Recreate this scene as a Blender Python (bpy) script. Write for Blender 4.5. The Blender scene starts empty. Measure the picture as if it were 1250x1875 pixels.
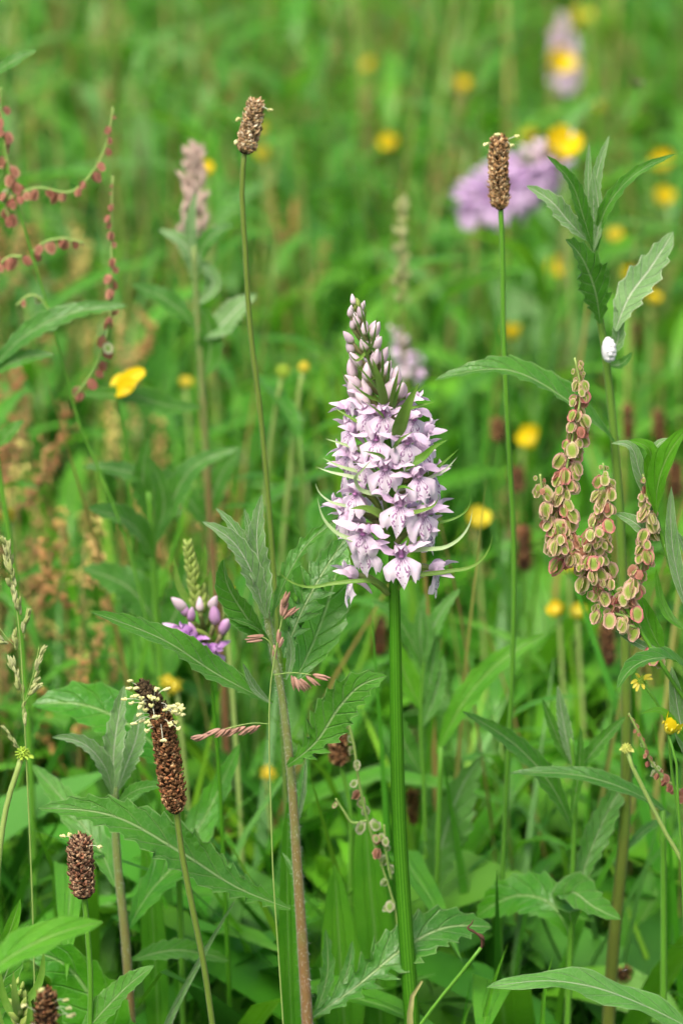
import bpy, math, random
import numpy as np
from mathutils import Matrix, Vector

R = math.radians
rnd = random.Random(11)
nrs = np.random.RandomState(5)
scene = bpy.context.scene

# ------------------------------------------------------------------ camera
PITCH, DIST, LENS = R(17.0), 1.30, 138.0
FOC = Vector((0.0, 0.0, 0.35))
FWD = Vector((0, math.cos(PITCH), -math.sin(PITCH)))
UPV = Vector((0, math.sin(PITCH), math.cos(PITCH)))
CAM = FOC - FWD * DIST
FPX = LENS / 36.0 * 1875.0
cd = bpy.data.cameras.new('camera'); cam = bpy.data.objects.new('camera', cd)
scene.collection.objects.link(cam); scene.camera = cam
cam.location = CAM; cam.rotation_euler = (R(90) - PITCH, 0, 0)
cd.sensor_fit = 'VERTICAL'; cd.sensor_height = 36; cd.sensor_width = 24; cd.lens = LENS
cd.clip_start = 0.05; cd.clip_end = 3000
cd.dof.use_dof = True; cd.dof.focus_distance = DIST - 0.006; cd.dof.aperture_fstop = 10.5

# ------------------------------------------------------------------ sky, sun, exposure
SUN_EL, SUN_AZ = R(58), R(205)
w = bpy.data.worlds.new('World'); scene.world = w; w.use_nodes = True
wn = w.node_tree.nodes; bg = wn['Background']
sky = wn.new('ShaderNodeTexSky'); sky.sky_type = 'NISHITA'; sky.sun_disc = False
sky.sun_elevation = SUN_EL; sky.sun_rotation = SUN_AZ; sky.air_density = 0.7; sky.dust_density = 6.0; sky.ozone_density = 0.0
w.node_tree.links.new(sky.outputs[0], bg.inputs[0]); bg.inputs[1].default_value = 0.13
sl = bpy.data.lights.new('sun', 'SUN'); so = bpy.data.objects.new('sun', sl); scene.collection.objects.link(so)
sl.energy = 1.5; sl.angle = R(22); sl.color = (1.0, 0.94, 0.82)
sd = Vector((math.sin(SUN_AZ) * math.cos(SUN_EL), math.cos(SUN_AZ) * math.cos(SUN_EL), math.sin(SUN_EL)))
so.rotation_euler = (-sd).to_track_quat('-Z', 'Y').to_euler()
vs = scene.view_settings
vs.view_transform = 'Standard'; vs.look = 'None'; vs.exposure = 1.08; vs.gamma = 1.0; vs.use_curve_mapping = False
scene.render.engine = 'CYCLES'
cy = scene.cycles
cy.use_denoising = True; cy.max_bounces = 5; cy.diffuse_bounces = 4; cy.use_adaptive_sampling = True; cy.adaptive_threshold = 0.03; cy.glossy_bounces = 2; cy.transmission_bounces = 6
cy.transparent_max_bounces = 4; cy.sample_clamp_indirect = 6

# ------------------------------------------------------------------ pixel -> point
def P(x, y, Y):
    d = FWD + Vector((1, 0, 0)) * ((x - 625.0) / FPX) + UPV * ((937.5 - y) / FPX)
    t = (Y - CAM.y) / d.y
    return np.array(CAM + d * t)
def mpp(Y, y=937.5):          # metres for one photo pixel at depth Y
    return (Y - CAM.y) / (math.cos(PITCH) + UPV.y * ((937.5 - y) / FPX)) / FPX
def PS(pts, Y):               # pixel list; optional third value = depth offset
    return np.array([P(p[0], p[1], Y + (p[2] if len(p) > 2 else 0)) for p in pts])

# ------------------------------------------------------------------ geometry helpers
def cr(pts, n):
    p = np.asarray(pts, float)
    if len(p) == 2:
        t = np.linspace(0, 1, n)[:, None]; return p[0] * (1 - t) + p[1] * t
    h = np.maximum(np.linalg.norm(np.diff(p, axis=0), axis=1), 1e-9); cum = np.concatenate([[0], np.cumsum(h)])
    dl = np.diff(p, axis=0) / h[:, None]; mt = np.empty_like(p)
    mt[1:-1] = (dl[:-1] * h[1:, None] + dl[1:] * h[:-1, None]) / (h[1:] + h[:-1])[:, None]
    mt[0] = 1.5 * dl[0] - .5 * mt[1]; mt[-1] = 1.5 * dl[-1] - .5 * mt[-2]
    s = np.linspace(0, cum[-1], n); i = np.clip(np.searchsorted(cum, s, side='right') - 1, 0, len(p) - 2)
    t = ((s - cum[i]) / h[i])[:, None]; hh = h[i][:, None]
    return (2 * t ** 3 - 3 * t ** 2 + 1) * p[i] + (t ** 3 - 2 * t ** 2 + t) * hh * mt[i] + (-2 * t ** 3 + 3 * t ** 2) * p[i + 1] + (t ** 3 - t ** 2) * hh * mt[i + 1]
def nrm(v):
    l = np.linalg.norm(v, axis=-1, keepdims=True); return v / np.maximum(l, 1e-12)
class G:                      # vertices, faces, uv per vertex, tint per vertex
    def __init__(s): s.V = []; s.F = []; s.U = []; s.T = []; s.n = 0; s.M = []
    def add(s, V, F, U=None, T=None, m=0):
        k = len(V); V = np.asarray(V, float)
        s.V.append(V); s.F += [tuple(i + s.n for i in f) for f in F]; s.M += [m] * len(F)
        s.U.append(np.zeros((k, 2)) if U is None else np.asarray(U, float))
        s.T.append(np.tile((1, 1, 1), (k, 1)) if T is None else (np.tile(T, (k, 1)) if np.ndim(T) == 1 else np.asarray(T)))
        s.n += k; return s
    def mesh(s, name, mats, off=(0, 0, 0), smooth=True):
        V = np.vstack(s.V) - np.asarray(off); U = np.vstack(s.U); T = np.vstack(s.T)
        me = bpy.data.meshes.new(name); me.from_pydata(V.tolist(), [], s.F)
        for m in (mats if isinstance(mats, (list, tuple)) else [mats]): me.materials.append(m)
        li = np.empty(len(me.loops), np.int32); me.loops.foreach_get('vertex_index', li)
        uv = me.uv_layers.new(name='UVMap'); uv.data.foreach_set('uv', U[li].astype(np.float32).ravel())
        at = me.attributes.new('tint', 'FLOAT_COLOR', 'POINT')
        at.data.foreach_set('color', np.hstack([T, np.ones((len(T), 1))]).astype(np.float32).ravel())
        if smooth: me.polygons.foreach_set('use_smooth', np.ones(len(me.polygons), bool))
        if len(set(s.M)) > 1: me.polygons.foreach_set('material_index', np.array(s.M, np.int32))
        me.update(); return me
def grid_faces(nv, nu, closed=False):
    F = []
    for i in range(nv - 1):
        for j in range(nu - (0 if closed else 1)):
            a = i * nu + j; b = i * nu + (j + 1) % nu
            F.append((a, b, b + nu, a + nu))
    return F
def tube(g, pts, r, n=8, seg=None, rib=0, T=None, m=0):
    seg = seg or max(3, len(pts) * 3)
    C = cr(pts, seg); t = np.linspace(0, 1, seg)
    rr = np.interp(t, np.linspace(0, 1, len(r)), r) if np.ndim(r) else np.full(seg, r)
    Tn = nrm(np.gradient(C, axis=0))
    ref = np.array([0, 1., 0]) if abs(Tn[:, 1]).mean() < .8 else np.array([1., 0, 0])
    A = nrm(np.cross(Tn, ref)); B = np.cross(Tn, A)
    an = np.linspace(0, 2 * math.pi, n, endpoint=False)
    k = 1 + (rib * np.where(np.arange(n) % 2 == 0, 1, -1) if rib else 0) * np.ones(n)
    V = C[:, None] + rr[:, None, None] * (np.cos(an) * k)[None, :, None] * A[:, None] + rr[:, None, None] * (np.sin(an) * k)[None, :, None] * B[:, None]
    U = np.stack(np.broadcast_arrays(np.abs(np.linspace(-1, 1, n))[None, :] + 0 * t[:, None], t[:, None]), -1)
    F = grid_faces(seg, n, True)
    F.append(tuple(range(n))[::-1]); F.append(tuple(range((seg - 1) * n, seg * n)))
    g.add(V.reshape(-1, 3), F, U.reshape(-1, 2), T, m); return C, Tn, A, B
def leaf(g, pts, width, hint=(0, -.8, .6), teeth=0, depth=.25, peak=.45, base=.12, fold=.25, wave=.0, lobes=0, nst=14, T=None, twist=0., nu=5, m=0, arc=0., seed=None, tipw=0.0, point=1.15):
    rg = random.Random(seed if seed is not None else rnd.random())
    if teeth: nst = teeth * 4 + 4
    C = cr(pts, nst); v = np.linspace(0, 1, nst)
    Tn = nrm(np.gradient(C, axis=0)); h = np.asarray(hint, float)
    S = nrm(np.cross(Tn, h)); N = np.cross(S, Tn)
    if twist:
        a = (v * twist)[:, None]; S, N = S * np.cos(a) + N * np.sin(a), N * np.cos(a) - S * np.sin(a)
    a = peak
    prof = np.where(v < a, base + (1 - base) * np.sin(np.clip(v / a, 0, 1) * math.pi / 2) ** 1.1,
                    tipw + (1 - tipw) * np.clip(1 - np.clip((v - a) / (1 - a), 0, 1) ** 1.6, 0, 1) ** (.62 * point))
    us = np.linspace(-1, 1, nu); W = width / 2
    V = np.zeros((nst, nu, 3)); U = np.zeros((nst, nu, 2))
    pat = [0, .35, 1.0, .12]
    sidek = {}
    for sd in (-1, 1):
        amp = [rg.uniform(.45, 1.2) for _ in range(nst // 4 + 2)]
        e = np.zeros(nst); fw = np.zeros(nst)
        if teeth:
            for i in range(nst):
                k = (i + (2 if sd > 0 else 0)) // 4; q = pat[(i + (2 if sd > 0 else 0)) % 4]
                lb = 1.0
                if lobes and v[i] < lobes: lb = 2.4
                e[i] = depth * lb * amp[k] * (q - .75); fw[i] = (q > .9) * depth * lb * amp[k] * .55
        sidek[sd] = (np.clip(1 + e, .12, None), fw)
    ph = rg.uniform(0, 6.28)
    for j, u in enumerate(us):
        sd = -1 if u < 0 else 1
        k, fw = sidek[sd]
        edge = abs(u) ** 2.6
        wk = W * prof * (1 + (k - 1) * edge)
        nn = fold * abs(u) * W * prof if not arc else -arc * (1 - math.cos(abs(u) * 1.3)) * W * prof
        nn = nn + wave * W * prof * abs(u) ** 1.5 * np.sin(v * 17 + ph + (1.7 if u > 0 else 0))
        V[:, j] = C + S * (u * wk)[:, None] + N * nn[:, None] + Tn * (fw * W * edge * prof)[:, None]
        U[:, j, 0] = (u + 1) / 2; U[:, j, 1] = v
    g.add(V.reshape(-1, 3), grid_faces(nst, nu), U.reshape(-1, 2), T, m)
def ball(g, c, r, axis=None, n=8, rings=5, T=None, m=0, pointy=0.):
    c = np.asarray(c, float); r = np.asarray(r if np.ndim(r) else (r, r, r), float)
    V = []; U = []
    for i in range(rings + 1):
        t = i / rings; z = -math.cos(t * math.pi); s = math.sin(t * math.pi) * (1 - pointy * t)
        s = max(s, .02)
        for j in range(n):
            a = 2 * math.pi * j / n
            V.append((s * math.cos(a) * r[0], s * math.sin(a) * r[1], z * r[2])); U.append((j / n, t))
    V = np.array(V)
    if axis is not None:
        z = nrm(np.asarray(axis, float)); x = nrm(np.cross([0.13, 1, .2], z)); y = np.cross(z, x)
        V = V[:, :1] * x + V[:, 1:2] * y + V[:, 2:] * z
    g.add(V + c, grid_faces(rings + 1, n, True), U, T, m)

# ------------------------------------------------------------------ objects
COL = scene.collection
def obj(name, me, parent=None, label=None, cat=None, group=None, kind=None):
    o = bpy.data.objects.new(name, me); COL.objects.link(o)
    if parent: o.parent = parent
    for k, v in (('label', label), ('category', cat), ('group', group), ('kind', kind)):
        if v: o[k] = v
    return o
def thing(name, label, cat, loc=(0, 0, 0), group=None):
    o = obj(name, None, None, label, cat, group); o.location = tuple(loc); o.empty_display_size = .02; return o
def part(name, g, mat, root, parent=None, kind=None, smooth=True):     # g in world coordinates
    return obj(name, g.mesh(name, mat, tuple(root.location), smooth), parent or root, kind=kind)
def inst(name, me, M, root, parent=None):
    o = obj(name, me, parent or root); o.matrix_basis = Matrix.Translation(-Vector(root.location)) @ M; return o
def copy_tree(o, parent=None):
    c = o.copy(); COL.objects.link(c); c.parent = parent
    for ch in o.children: copy_tree(ch, c)
    return c
def frame(loc, zdir, scale=1.0, spin=0.0, up=(0, 0, 1)):               # local +Z along zdir
    z = Vector(zdir).normalized(); x = Vector(up).cross(z)
    if x.length < 1e-4: x = Vector((1, 0, 0))
    x.normalize(); y = z.cross(x)
    M = Matrix((x, y, z)).transposed().to_4x4() @ Matrix.Rotation(spin, 4, 'Z') @ Matrix.Scale(scale, 4)
    return Matrix.Translation(Vector(loc)) @ M
def ground_root(name, label, cat, p, group=None):
    return thing(name, label, cat, (float(p[0]), float(p[1]), 0), group)

# ------------------------------------------------------------------ materials
class NB:
    def __init__(s, name):
        s.mat = bpy.data.materials.new(name); s.mat.use_nodes = True
        s.nt = s.mat.node_tree; s.nt.nodes.clear(); s.out = s.nt.nodes.new('ShaderNodeOutputMaterial')
    def n(s, t, **kw):
        nd = s.nt.nodes.new('ShaderNode' + t)
        for k, v in kw.items():
            if k.startswith('i_'):
                key = k[2:]; key = int(key) if key.isdigit() else key
                if hasattr(v, 'is_output'): s.nt.links.new(v, nd.inputs[key])
                else: nd.inputs[key].default_value = v
            else: setattr(nd, k, v)
        return nd
    def math(s, op, a, b=0.0, c=None):
        nd = s.n('Math', operation=op); 
        for i, x in enumerate((a, b, c)):
            if x is None: continue
            if hasattr(x, 'is_output'): s.nt.links.new(x, nd.inputs[i])
            else: nd.inputs[i].default_value = x
        return nd.outputs[0]
    def mix(s, f, a, b, mode='MIX'):
        nd = s.n('Mix', data_type='RGBA', blend_type=mode)
        for i, x in ((0, f), (6, a), (7, b)):
            if hasattr(x, 'is_output'): s.nt.links.new(x, nd.inputs[i])
            else: nd.inputs[i].default_value = (x if i == 0 else (*x, 1))
        return nd.outputs[2]
    def step(s, x, lo, hi):
        nd = s.n('MapRange', interpolation_type='SMOOTHSTEP'); s.nt.links.new(x, nd.inputs[0])
        nd.inputs[1].default_value = lo; nd.inputs[2].default_value = hi; return nd.outputs[0]
    def noise(s, scale, detail=3, vec=None, rough=.55):
        nd = s.n('TexNoise'); nd.inputs['Scale'].default_value = scale; nd.inputs['Detail'].default_value = detail; nd.inputs['Roughness'].default_value = rough
        s.nt.links.new(vec if vec is not None else s.n('TexCoord').outputs['Object'], nd.inputs['Vector']); return nd.outputs[0]
    def uv(s):
        sp = s.n('SeparateXYZ', i_0=s.n('TexCoord').outputs['UV']); return sp.outputs[0], sp.outputs[1]
    def tint(s): return s.n('Attribute', attribute_name='tint').outputs[0]
    def rand(s): return s.n('ObjectInfo').outputs['Random']
    def finish(s, col, rough=.5, spec=.4, trans=0., tcol=None, bump=None, bstr=.3, bdist=.0005, sheen=0., sss=0.):
        pr = s.n('BsdfPrincipled')
        for k, x in (('Base Color', col), ('Roughness', rough)):
            if hasattr(x, 'is_output'): s.nt.links.new(x, pr.inputs[k])
            else: pr.inputs[k].default_value = x if k == 'Roughness' else (*x, 1)
        pr.inputs['Specular IOR Level'].default_value = spec
        if sheen: pr.inputs['Sheen Weight'].default_value = sheen; pr.inputs['Sheen Roughness'].default_value = .6
        if bump is not None:
            b = s.n('Bump', i_Strength=bstr, i_Distance=bdist); s.nt.links.new(bump, b.inputs['Height']); s.nt.links.new(b.outputs[0], pr.inputs['Normal'])
        sh = pr.outputs[0]
        if trans:
            tr = s.n('BsdfTranslucent'); tc = tcol if tcol is not None else col
            if hasattr(tc, 'is_output'): s.nt.links.new(tc, tr.inputs[0])
            else: tr.inputs[0].default_value = (*tc, 1)
            mx = s.n('MixShader', i_0=trans); s.nt.links.new(sh, mx.inputs[1]); s.nt.links.new(tr.outputs[0], mx.inputs[2]); sh = mx.outputs[0]
        s.nt.links.new(sh, s.out.inputs[0]); return s.mat

def leaf_mat(name, c1, c2, pale, veins=9., edge=.35, rough=.42, trans=.36, spec=.45, sheen=.0, vein_a=.35, mott=.5):
    b = NB(name); u, v = b.uv()
    a = b.math('ABSOLUTE', b.math('SUBTRACT', u, .5))
    rib = b.math('SUBTRACT', 1.0, b.step(a, .012, .045))
    sv = b.math('FRACT', b.math('SUBTRACT', b.math('MULTIPLY', v, veins), b.math('MULTIPLY', a, 3.2)))
    sv = b.math('SUBTRACT', 1.0, b.step(b.math('ABSOLUTE', b.math('SUBTRACT', sv, .5)), .0, .11))
    net = b.n('TexVoronoi', feature='DISTANCE_TO_EDGE'); net.inputs['Scale'].default_value = 420
    b.nt.links.new(b.n('TexCoord').outputs['Object'], net.inputs['Vector'])
    nt = b.math('SUBTRACT', 1.0, b.step(net.outputs['Distance'], .0, .12))
    ed = b.math('MULTIPLY', b.step(a, .455, .5), edge)
    n1 = b.noise(90, 4); n2 = b.noise(700, 2)
    col = b.mix(b.math('ADD', b.math('MULTIPLY', b.step(n1, .35, .68), mott), b.math('MULTIPLY', b.rand(), 1 - mott)), c1, c2)
    col = b.mix(b.math('MULTIPLY', b.step(n2, .55, .8), .12), col, pale)
    col = b.mix(b.math('MULTIPLY', sv, vein_a * .6), col, pale)
    col = b.mix(b.math('MULTIPLY', nt, .07), col, pale)
    col = b.mix(b.math('MAXIMUM', b.math('MULTIPLY', rib, .75), ed), col, pale)
    hgt = b.math('SUBTRACT', b.math('MULTIPLY', n2, .4), b.math('ADD', b.math('MULTIPLY', sv, .8), b.math('ADD', rib, b.math('MULTIPLY', nt, .10))))
    tc = b.mix(.5, col, (c2[0] * 2.1, c2[1] * 1.9, c2[2] * .9))
    return b.finish(col, rough, spec, trans, tc, hgt, .7, .0007, sheen)
M_leaf = leaf_mat('knapweed_leaf', (.032, .160, .008), (.070, .250, .014), (.32, .46, .19), sheen=.05, edge=.45, rough=.38, spec=.5)
M_wool = leaf_mat('woolly_leaf', (.075, .225, .034), (.15, .31, .085), (.58, .66, .46), edge=.85, rough=.6, trans=.28, sheen=.3, mott=.7)
M_lance = leaf_mat('smooth_leaf', (.065, .26, .010), (.12, .36, .018), (.28, .46, .12), veins=3, edge=.2, vein_a=.15, rough=.34)
M_bgleaf = leaf_mat('meadow_leaf', (.030, .185, .006), (.09, .33, .012), (.28, .46, .15), veins=8, edge=.25, rough=.32, spec=.55)
M_greyleaf = leaf_mat('greyish_leaf', (.065, .24, .025), (.12, .31, .06), (.40, .52, .30), veins=8, edge=.4, rough=.45)
M_strap = leaf_mat('strap_leaf', (.05, .23, .010), (.10, .32, .016), (.2, .40, .09), veins=0.01, edge=.1, vein_a=0)

def stem_mat(name, top, low, pale, split=.5, stripes=0, sheen=.06, rough=.5):
    b = NB(name); u, v = b.uv()
    n1 = b.noise(120, 4); n2 = b.noise(1500, 2)
    f = b.step(b.math('ADD', v, b.math('MULTIPLY', b.math('SUBTRACT', n1, .5), .5)), max(split - .3, 0), split + .3)
    col = b.mix(f, low, top)
    col = b.mix(b.math('MULTIPLY', b.step(n2, .55, .75), .22), col, pale)
    if stripes:
        s = b.math('SINE', b.math('MULTIPLY', u, 44.0)); col = b.mix(b.math('MULTIPLY', b.step(s, .1, 1), .6), col, pale)
    return b.finish(col, rough, .35, .12, None, n2, .3, .0004, sheen)
M_kstem = stem_mat('knapweed_stem', (.16, .25, .06), (.22, .10, .035), (.42, .44, .30), .74, sheen=.12)
M_kstem2 = stem_mat('green_brown_stem', (.10, .22, .02), (.13, .165, .02), (.26, .32, .10), .6)
M_gstem = stem_mat('green_stem', (.09, .27, .015), (.06, .20, .012), (.16, .34, .05), .4)
M_ostem = stem_mat('orchid_stem', (.042, .19, .006), (.03, .15, .005), (.13, .34, .025), .5, stripes=1, sheen=.0, rough=.4)
M_pstem = stem_mat('plantain_stem', (.13, .20, .025), (.08, .17, .018), (.28, .32, .10), .6)
M_rstem = stem_mat('reddish_stem', (.25, .22, .06), (.20, .13, .05), (.34, .28, .14), .5)
M_ystem = stem_mat('pale_stem', (.28, .40, .10), (.20, .34, .07), (.42, .5, .2), .5)

def petal_mat(name, c1, c2, edge, trans=.38, rough=.5):
    b = NB(name); u, v = b.uv()
    n = b.noise(260, 3); vein = b.math('SINE', b.math('MULTIPLY', u, 40.0))
    col = b.mix(b.step(b.math('ADD', b.math('MULTIPLY', n, .7), b.math('MULTIPLY', b.rand(), .5)), .3, .9), c1, c2)
    col = b.mix(b.math('MULTIPLY', b.step(v, .3, 1.0), .6), col, edge)
    col = b.mix(b.math('MULTIPLY', b.step(vein, .5, 1.0), .18), col, (c2[0] * .75, c2[1] * .55, c2[2] * .8))
    return b.finish(col, rough, .25, trans, None, vein, .12, .0002, .1)
M_petal = petal_mat('orchid_petal', (.80, .62, .79), (.72, .50, .73), (.86, .76, .85))
M_petal_deep = petal_mat('orchid_petal_deep', (.52, .26, .62), (.42, .17, .52), (.66, .42, .74))
def lip_mat(name, c1, c2):
    b = NB(name); u, v = b.uv()
    x = b.math('MULTIPLY', b.math('SUBTRACT', u, .5), 2.0)
    ax = b.math('ABSOLUTE', x)
    n = b.noise(420, 2); n3 = b.noise(1500, 1); n2 = b.noise(200, 3)
    def loop(cx, cyy, rx, ry, wd):
        e = b.math('SQRT', b.math('ADD', b.math('POWER', b.math('DIVIDE', b.math('SUBTRACT', ax, cx), rx), 2.0), b.math('POWER', b.math('DIVIDE', b.math('SUBTRACT', v, cyy), ry), 2.0)))
        return b.math('SUBTRACT', 1.0, b.step(b.math('ABSOLUTE', b.math('SUBTRACT', e, 1.0)), wd * .35, wd))
    m = b.math('MULTIPLY', b.math('MAXIMUM', loop(.0, .40, .36, .26, .13), loop(.24, .34, .09, .13, .40)), b.step(n, .43, .52))
    dots = b.n('TexVoronoi'); dots.inputs['Scale'].default_value = 1100; b.nt.links.new(b.n('TexCoord').outputs['Object'], dots.inputs['Vector'])
    d = b.math('MULTIPLY', b.math('SUBTRACT', 1.0, b.step(dots.outputs['Distance'], .12, .3)), b.math('SUBTRACT', 1.0, b.step(b.math('ADD', ax, b.math('MULTIPLY', v, .6)), .55, .9)))
    thr = b.math('MULTIPLY', b.math('SUBTRACT', 1.0, b.step(b.math('ADD', v, b.math('MULTIPLY', ax, .22)), .10, .36)), b.step(b.math('SINE', b.math('MULTIPLY', x, 34.0)), -.5, .5))
    mk = b.math('MAXIMUM', b.math('MULTIPLY', m, .9), b.math('MAXIMUM', b.math('MULTIPLY', d, .75), b.math('MULTIPLY', thr, .95)))
    col = b.mix(b.step(n2, .35, .7), c1, c2)
    col = b.mix(mk, col, (.24, .05, .24))
    return b.finish(col, .5, .25, .36, None, n3, .15, .0002, .1)
M_lip = lip_mat('orchid_lip', (.84, .74, .84), (.78, .61, .79))
M_lip_deep = lip_mat('orchid_lip_deep', (.62, .40, .72), (.50, .26, .62))
def bud_mat(name, base, tip, white=.5):
    b = NB(name); u, v = b.uv()
    col = b.mix(b.step(v, .02, .42), base, tip)
    col = b.mix(b.math('MULTIPLY', b.step(b.math('ADD', v, b.math('MULTIPLY', b.rand(), .5)), .85, 1.4), white), col, (.86, .78, .82))
    col = b.mix(b.math('MULTIPLY', b.step(b.math('SINE', b.math('MULTIPLY', u, 38)), .6, 1), .25), col, (.48, .28, .48))
    return b.finish(col, .45, .3, .3)
M_bud = bud_mat('orchid_bud', (.34, .42, .14), (.72, .58, .65))
M_bud_green = bud_mat('orchid_bud_green', (.14, .30, .025), (.30, .42, .08), 0.)
M_bud_deep = bud_mat('orchid_bud_deep', (.40, .30, .30), (.60, .34, .62))
def flat(name, c1, c2, rough=.5, trans=.2, spec=.3, scale=300, tint=False, sheen=0.):
    b = NB(name); n = b.noise(scale, 3)
    col = b.mix(b.step(b.math('ADD', b.math('MULTIPLY', n, .6), b.math('MULTIPLY', b.rand(), .4)), .25, .75), c1, c2)
    if tint: col = b.mix(1.0, col, b.tint(), 'MULTIPLY')
    return b.finish(col, rough, spec, trans, None, n, .2, .0004, sheen)
M_bract = flat('orchid_bract', (.085, .22, .018), (.16, .28, .05), .45, .25)
M_bractpale = flat('orchid_bract_pale', (.34, .48, .22), (.48, .58, .38), .5, .3)
M_ovary = flat('orchid_ovary', (.19, .30, .05), (.28, .24, .13), .45, .1)
M_column = flat('orchid_column', (.60, .38, .56), (.42, .16, .40), .4, .1)
M_yellow = flat('buttercup_yellow', (.84, .68, .02), (.80, .58, .01), .25, .25, .5)
M_yellow2 = flat('buttercup_pale_yellow', (.80, .66, .06), (.62, .56, .05), .35, .25, .4)
M_ygreen = flat('buttercup_green', (.36, .50, .05), (.24, .42, .04), .5, .15, .3, 900)
M_ypale = flat('seed_head_pale', (.50, .58, .12), (.60, .60, .16), .5, .15, .3, 900)
M_scale = flat('plantain_scale', (1, 1, 1), (.8, .78, .76), .75, .05, .15, 900, True)
M_anther = flat('plantain_anther', (.76, .75, .38), (.66, .66, .27), .6, .25)
M_fil = flat('plantain_filament', (.75, .78, .62), (.7, .72, .55), .5, .3)
M_foam = flat('froth', (.86, .87, .88), (.78, .80, .83), .3, .3, .5, 900)
M_spike = flat('grass_spikelet', (.36, .20, .14), (.50, .30, .23), .55, .2, .3, 600)
M_spike_pink = flat('pink_grass_spikelet', (.56, .42, .36), (.66, .52, .44), .55, .25, .2, 600)
M_spike_pale = flat('pale_grass_spikelet', (.34, .40, .13), (.46, .48, .24), .55, .2, .3, 600)
M_hair = flat('plant_hair', (.78, .82, .74), (.7, .75, .66), .6, .4)
M_dry = flat('dry_stalk', (.045, .022, .015), (.12, .06, .035), .8, .0, .2)
M_drypale = flat('dry_leaf', (.42, .38, .18), (.28, .30, .10), .7, .2, .2)
M_rust = flat('rust_fruit', (.52, .27, .10), (.58, .44, .17), .6, .25, .2, 500, True)
M_insect = flat('insect', (.03, .02, .015), (.06, .04, .02), .4, 0, .4)
def fruit_mat(name, seed, mid, rims):
    b = NB(name); u, v = b.uv()       # v: radius on the flap
    n = b.noise(500, 3); r = b.rand()
    rim = b.mix(b.step(r, .25, .8), rims[0], rims[1])
    rim = b.mix(b.math('MULTIPLY', b.step(b.math('FRACT', b.math('MULTIPLY', r, 7.3)), .7, .95), 1.0), rim, rims[2])
    vv = b.math('ADD', v, b.math('MULTIPLY', b.math('SUBTRACT', n, .5), .25))
    col = b.mix(b.step(vv, .42, .72), seed, mid)
    col = b.mix(b.step(vv, .70, .95), col, rim)
    return b.finish(col, .5, .3, .38, None, n, .3, .0004)
M_fruit = fruit_mat('sorrel_fruit', (.27, .40, .06), (.46, .46, .16), ((.74, .44, .38), (.70, .56, .38), (.70, .22, .25)))
M_fruit_pale = fruit_mat('pale_sorrel_fruit', (.24, .42, .08), (.48, .56, .28), ((.62, .62, .42), (.60, .56, .40), (.60, .34, .24)))
M_fruit_red = fruit_mat('red_sorrel_fruit', (.36, .17, .10), (.45, .20, .14), ((.52, .20, .16), (.58, .36, .22), (.40, .10, .11)))
def tint_mat(name, trans=.28, rough=.4):
    b = NB(name); n = b.noise(60, 2)
    col = b.mix(b.math('MULTIPLY', n, .35), b.tint(), (.10, .26, .03))
    return b.finish(col, rough, .4, trans, None)
M_grass = tint_mat('grass_blade')
M_under = tint_mat('undergrowth_leaf', .3, .45)
def ground_mat():
    b = NB('meadow_soil'); n = b.noise(9, 6); n2 = b.noise(70, 5)
    col = b.mix(b.step(n2, .4, .65), (.030, .028, .014), (.05, .09, .02)); col = b.mix(b.step(n, .4, .65), col, (.045, .12, .02))
    return b.finish(col, .9, .1, 0, None, n2, .8, .01)
M_ground = ground_mat()

# ------------------------------------------------------------------ keep the far flowers clear of loose grass
KEEP = [(x, y, r, Y) for (x, y, r, Y) in [(975, 320, 90, .66), (1034, 80, 55, 1.28), (1022, 286, 36, .64), (745, 640, 45, .43), (355, 350, 36, .3), (735, 460, 20, .38), (232, 712, 40, .23), (518, 700, 40, .29), (1100, 420, 140, .07), (365, 620, 70, .25), (100, 400, 130, .12)]]
KEEP += [(x, y, d * .55, Y) for (x, y, d, Y) in [(872, 960, 58, .36), (978, 812, 56, .55), (1004, 498, 50, .85), (716, 268, 42, 1.15), (1012, 124, 62, 1.25), (1058, 54, 52, 1.4), (846, 163, 34, 1.3), (940, 620, 42, .7), (1214, 308, 50, 1.0), (1212, 372, 46, .95), (1126, 438, 38, .85), (1188, 552, 40, .7), (478, 240, 26, .9), (482, 292, 34, .9),
      (1022, 1122, 40, .28), (1056, 1128, 36, .28), (302, 1254, 26, .2), (324, 1260, 28, .2), (412, 1092, 34, .16), (340, 706, 22, .5), (20, 950, 30, .3), (1056, 152, 46, 1.45), (966, 250, 32, 1.3), (1088, 205, 30, 1.4), (1148, 512, 30, .9), (1040, 1044, 36, .34), (486, 1420, 18, .2), (372, 320, 36, .6)]]
KEEP += [(x, y, 30, Y) for (x, y, Y) in [(910, 790, .5), (958, 1005, .3), (693, 1165, .35), (1110, 1180, .3), (1148, 775, .45), (1205, 785, .5), (755, 1480, .2), (1160, 618, .8), (20, 480, .42), (40, 640, .36), (70, 740, .32), (150, 860, .26), (130, 250, .7), (60, 560, .4), (255, 460, .55), (1200, 545, .8), (950, 880, .5), (560, 280, .9), (1090, 50, 1.6), (640, 70, 1.6), (220, 20, 1.6)]]
def hits(V):                  # V (...,3): does any point hide a kept flower?
    q = V - np.array(CAM); dep = q @ np.array(FWD); px = 625 + FPX * q[..., 0] / dep; py = 937.5 - FPX * (q @ np.array(UPV)) / dep
    bad = np.zeros(V.shape[:-1], bool)
    for (x, y, r, Y) in KEEP: bad |= ((px - x) ** 2 + (py - y) ** 2 < (r + 6) ** 2) & (V[..., 1] < Y)
    return bad

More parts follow.
